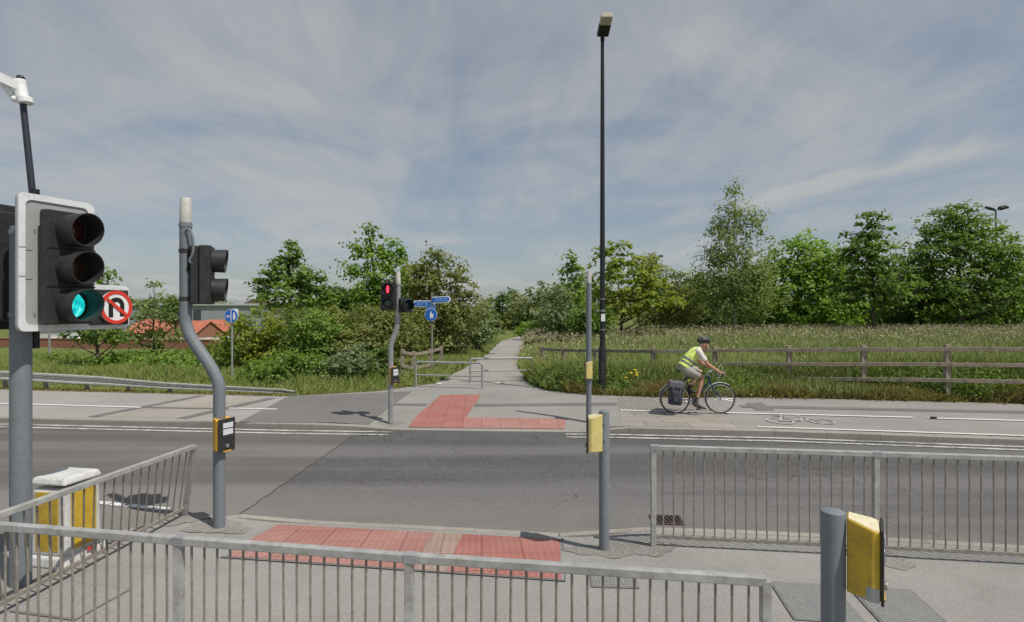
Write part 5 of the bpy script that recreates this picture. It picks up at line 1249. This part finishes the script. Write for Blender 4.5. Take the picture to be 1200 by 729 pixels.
# --- rider
skin_m = mat('skin', (.50, .26, .17), .55, 0, .06, 8, spec=.3)
t = thing('person', (BX, BY, bz), 'person cycling in a yellow hi-vis vest, grey shorts and helmet, leaning forward', 'person')
B_ = MB()
HIP = Vector((.20, 0, 1.03)); CH = Vector((.435, 0, 1.345)); SH = Vector((.475, 0, 1.40)); NK = Vector((.555, 0, 1.455)); HD = Vector((.645, 0, 1.515))
lat = (0, 1, 0)
B_.tube([HIP + Vector((-.02, 0, -.10)), HIP, Vector((.27, 0, 1.15)), Vector((.36, 0, 1.27)), CH, SH + Vector((.03, 0, .02)), NK, HD + Vector((-.025, 0, -.02))],
        [(.10, .07), (.165, .115), (.145, .105), (.165, .11), (.185, .10), (.10, .07), (.055, .055), (.052, .055)], 18, side=lat)
B_.ball(HD + Vector((.0, 0, .035)), (.098, .075, .112), 18, 14)
B_.tube([HD + Vector((.045, 0, -.02)), HD + Vector((.07, 0, -.06)), HD + Vector((.06, 0, -.075))], [(.05, .05), (.036, .032), (.02, .02)], 12, side=lat)
B_.tube([HD + Vector((.085, 0, .05)), HD + Vector((.118, 0, .012)), HD + Vector((.10, 0, 0.0))], [(.011, .010), (.017, .014), (.012, .008)], 8, side=lat)
for s_ in (-1, 1): B_.ball(HD + Vector((-.01, s_ * .074, .02)), (.016, .009, .028), 8, 6)
arms = []
for s_ in (-1, 1):
    sh = SH + Vector((0, s_ * .17, -.02)); el = Vector((.655, s_ * .235, 1.115)); wrst = Vector((.90, s_ * .215, .955)) if s_ < 0 else Vector((.925, .215, .985))
    pal = wrst + Vector((.055, 0, -.022)); arms.append((sh, el, wrst))
    B_.tube([SH + Vector((-.02, s_ * .07, 0)), sh, sh.lerp(el, .45), el, el.lerp(wrst, .35), wrst, pal, pal + Vector((.03, 0, -.01))], [.06, .058, .047, .038, .040, .026, (.018, .036), (.016, .036)], 14, side=(0, 0, 1))
    for i in range(4):
        y = -s_ * .030 + s_ * .020 * i; r0 = .0100 if i < 3 else .0085; ln = (.042, .048, .045, .036)[i]
        a = pal + Vector((.02, y, .005 - .001 * i)); b = a + Vector((ln * .7, 0, -.006)); c_ = b + Vector((.006, 0, -.032)); d_ = c_ + Vector((-.022, 0, -.016))
        B_.tube([a, b, c_, d_], [r0, r0, r0 * .9, r0 * .75], 8)
    a = wrst + Vector((.03, -s_ * .028, -.005)); B_.tube([a, a + Vector((.03, -s_ * .022, -.02)), a + Vector((.055, -s_ * .012, -.045))], [.012, .0105, .008], 8)
def leg(s_, kn, an, heel, toe):
    hp = HIP + Vector((.0, s_ * .095, -.03))
    B_.tube([hp, hp.lerp(kn, .3), hp.lerp(kn, .7), kn, kn.lerp(an, .3), kn.lerp(an, .65), an, an + Vector((.01, 0, -.04))], [.092, .088, .068, .054, .056, .042, .033, .035], 14, side=lat)
    B_.tube([heel, heel.lerp(toe, .4) + Vector((0, 0, .015)), toe], [.034, (.040, .036), (.034, .020)], 12, side=lat)
kn1, an1, he1, to1 = Vector((.575, -.10, .825)), Vector((.435, -.115, .29)), Vector((.395, -.115, .20)), Vector((.61, -.12, .135))
kn2, an2, he2, to2 = Vector((.60, .10, .93)), Vector((.36, .115, .555)), Vector((.29, .115, .49)), Vector((.49, .12, .46))
leg(-1, kn1, an1, he1, to1); leg(1, kn2, an2, he2, to2)
bo = B_.build('body', skin_m, t)
rm = bo.modifiers.new('fuse', 'REMESH'); rm.mode = 'VOXEL'; rm.voxel_size = .0075
sm = bo.modifiers.new('smooth', 'SMOOTH'); sm.factor = .5; sm.iterations = 3
bpy.context.view_layer.update()
dg = bpy.context.evaluated_depsgraph_get(); me = bpy.data.meshes.new_from_object(bo.evaluated_get(dg)); bo.modifiers.clear(); bo.data = me
me.polygons.foreach_set('use_smooth', [True] * len(me.polygons))
vest_m = mat('hi_vis_yellow', (.72, .88, .20), .7, 0, .07, 10, bump=.8, bscale=14)
shirt_m = mat('pale_shirt', (.74, .68, .62), .8, 0, .07, 10, bump=.8, bscale=16); shorts_m = mat('khaki_shorts', (.36, .34, .29), .85, 0, .14, 9, bump=.8, bscale=16)
shoe_m = mat('dark_shoe', (.05, .045, .045), .6); sock_m = mat('grey_sock', (.09, .085, .085), .9)
V_ = MB().tube([HIP + Vector((-.01, 0, .015)), HIP + Vector((.03, 0, .07)), Vector((.27, 0, 1.155)), Vector((.36, 0, 1.275)), CH + Vector((0, 0, .003)), SH + Vector((.02, 0, .025)), NK + Vector((-.01, 0, -.005))],
        [(.188, .140), (.182, .135), (.170, .130), (.185, .130), (.200, .118), (.15, .088), (.068, .062)], 22, caps=False, side=lat)
v_ = V_.build('hi_vis_vest', vest_m, t, smooth=True)
refl = mat('reflective_tape', (.20, .22, .26), .35, .2, .1)
def tape(u, wdt):
    pts = [HIP + Vector((.03, 0, .07)), Vector((.27, 0, 1.155)), Vector((.36, 0, 1.275)), CH]; rr = [(.182, .135), (.170, .130), (.185, .130), (.200, .118)]
    i = int(u); f_ = u - i; p = pts[i].lerp(pts[i + 1], f_); d = (pts[i + 1] - pts[i]).normalized(); r0 = tuple(rr[i][k_] * (1 - f_) + rr[i + 1][k_] * f_ + .005 for k_ in (0, 1))
    MB().tube([p - d * wdt / 2, p + d * wdt / 2], [r0, r0], 22, caps=False, side=lat).build('reflective_band', refl, v_, smooth=True)
tape(.35, .042); tape(1.35, .042)
for s_ in (-1, 1): MB().tube([CH + Vector((.075, s_ * .12, -.10)), CH + Vector((.06, s_ * .135, .04)), SH + Vector((-.0, s_ * .115, .085)), CH + Vector((-.10, s_ * .12, .04))], [(.02, .004)] * 4, 8, side=lat).build('shoulder_tape', refl, v_)
for s_, (sh, el, wr_) in zip((-1, 1), arms):
    MB().tube([SH + Vector((-.01, s_ * .09, .0)), sh + Vector((0, s_ * .01, .01)), sh.lerp(el, .35), sh.lerp(el, .68)], [.075, .075, .066, .063], 16, caps=False).build('shirt_sleeve', shirt_m, t, smooth=True)
MB().tube([SH + Vector((.02, 0, .02)), NK + Vector((.004, 0, .003))], [(.09, .075), (.064, .062)], 16, caps=False, side=lat).build('collar', shirt_m, t, smooth=True)
k = MB().tube([HIP + Vector((-.035, 0, -.10)), HIP + Vector((-.015, 0, -.03)), HIP + Vector((.01, 0, .05))], [(.13, .09), (.185, .132), (.180, .132)], 20, side=lat)
for s_, kn in ((-1, kn1), (1, kn2)):
    hp = HIP + Vector((0, s_ * .095, -.03)); k.tube([hp + Vector((-.02, 0, .01)), hp.lerp(kn, .3), hp.lerp(kn, .62), hp.lerp(kn, .84)], [.105, .108, .098, .092], 16, side=lat)
so = k.build('shorts', shorts_m, t)
rm = so.modifiers.new('fuse', 'REMESH'); rm.mode = 'VOXEL'; rm.voxel_size = .012
bpy.context.view_layer.update(); dg = bpy.context.evaluated_depsgraph_get(); me = bpy.data.meshes.new_from_object(so.evaluated_get(dg)); so.modifiers.clear(); so.data = me; me.polygons.foreach_set('use_smooth', [True] * len(me.polygons))
for kn, an, he, to in ((kn1, an1, he1, to1), (kn2, an2, he2, to2)):
    MB().tube([kn.lerp(an, .82), an, an + Vector((.01, 0, -.05))], [.042, .039, .042], 12, side=lat).build('sock', sock_m, t, smooth=True)
    MB().tube([he + Vector((-.01, 0, .025)), he.lerp(to, .25) + Vector((0, 0, .03)), he.lerp(to, .65) + Vector((0, 0, .008)), to + Vector((.03, 0, 0))], [(.038, .040), (.044, .052), (.048, .034), (.034, .018)], 14, side=lat).build('shoe', shoe_m, t, smooth=True)
# helmet, hair, beard, glasses-free face
hm = MB().tube([HD + Vector((-.135, 0, .075)), HD + Vector((-.115, 0, .10)), HD + Vector((-.05, 0, .115)), HD + Vector((.03, 0, .118)), HD + Vector((.095, 0, .105)), HD + Vector((.135, 0, .088))],
               [(.03, .03), (.078, .062), (.094, .082), (.095, .084), (.078, .064), (.045, .024)], 18, side=lat).build('helmet', blackpl, t, smooth=True)
for s_ in (-1, 0, 1): MB().tube([HD + Vector((-.10, s_ * .05, .158 - abs(s_) * .015)), HD + Vector((-.01, s_ * .055, .200 - abs(s_) * .02)), HD + Vector((.09, s_ * .045, .166 - abs(s_) * .01))], [(.010, .006)] * 3, 8, side=lat).build('helmet_stripe', panelwhite, hm)
for s_ in (-1, 1):
    MB().tube([HD + Vector((.02, s_ * .082, .08)), HD + Vector((.02, s_ * .078, .0)), HD + Vector((.04, s_ * .03, -.085))], .005, 6).build('chin_strap', blackin, hm)
    MB().ball(HD + Vector((.085, s_ * .032, .045)), .011, 8, 6).build('eye', blackin, t)
MB().tube([HD + Vector((-.085, 0, .05)), HD + Vector((-.082, 0, .0)), HD + Vector((-.06, 0, -.045))], [(.06, .03), (.062, .028), (.045, .018)], 12, side=lat).build('hair', mat('grey_hair', (.34, .32, .30), .9), t, smooth=True)
MB().tube([HD + Vector((.062, 0, -.018)), HD + Vector((.078, 0, -.055)), HD + Vector((.06, 0, -.088))], [(.05, .03), (.042, .030), (.02, .015)], 12, side=lat).build('beard', mat('grey_beard', (.45, .42, .39), .9), t, smooth=True)
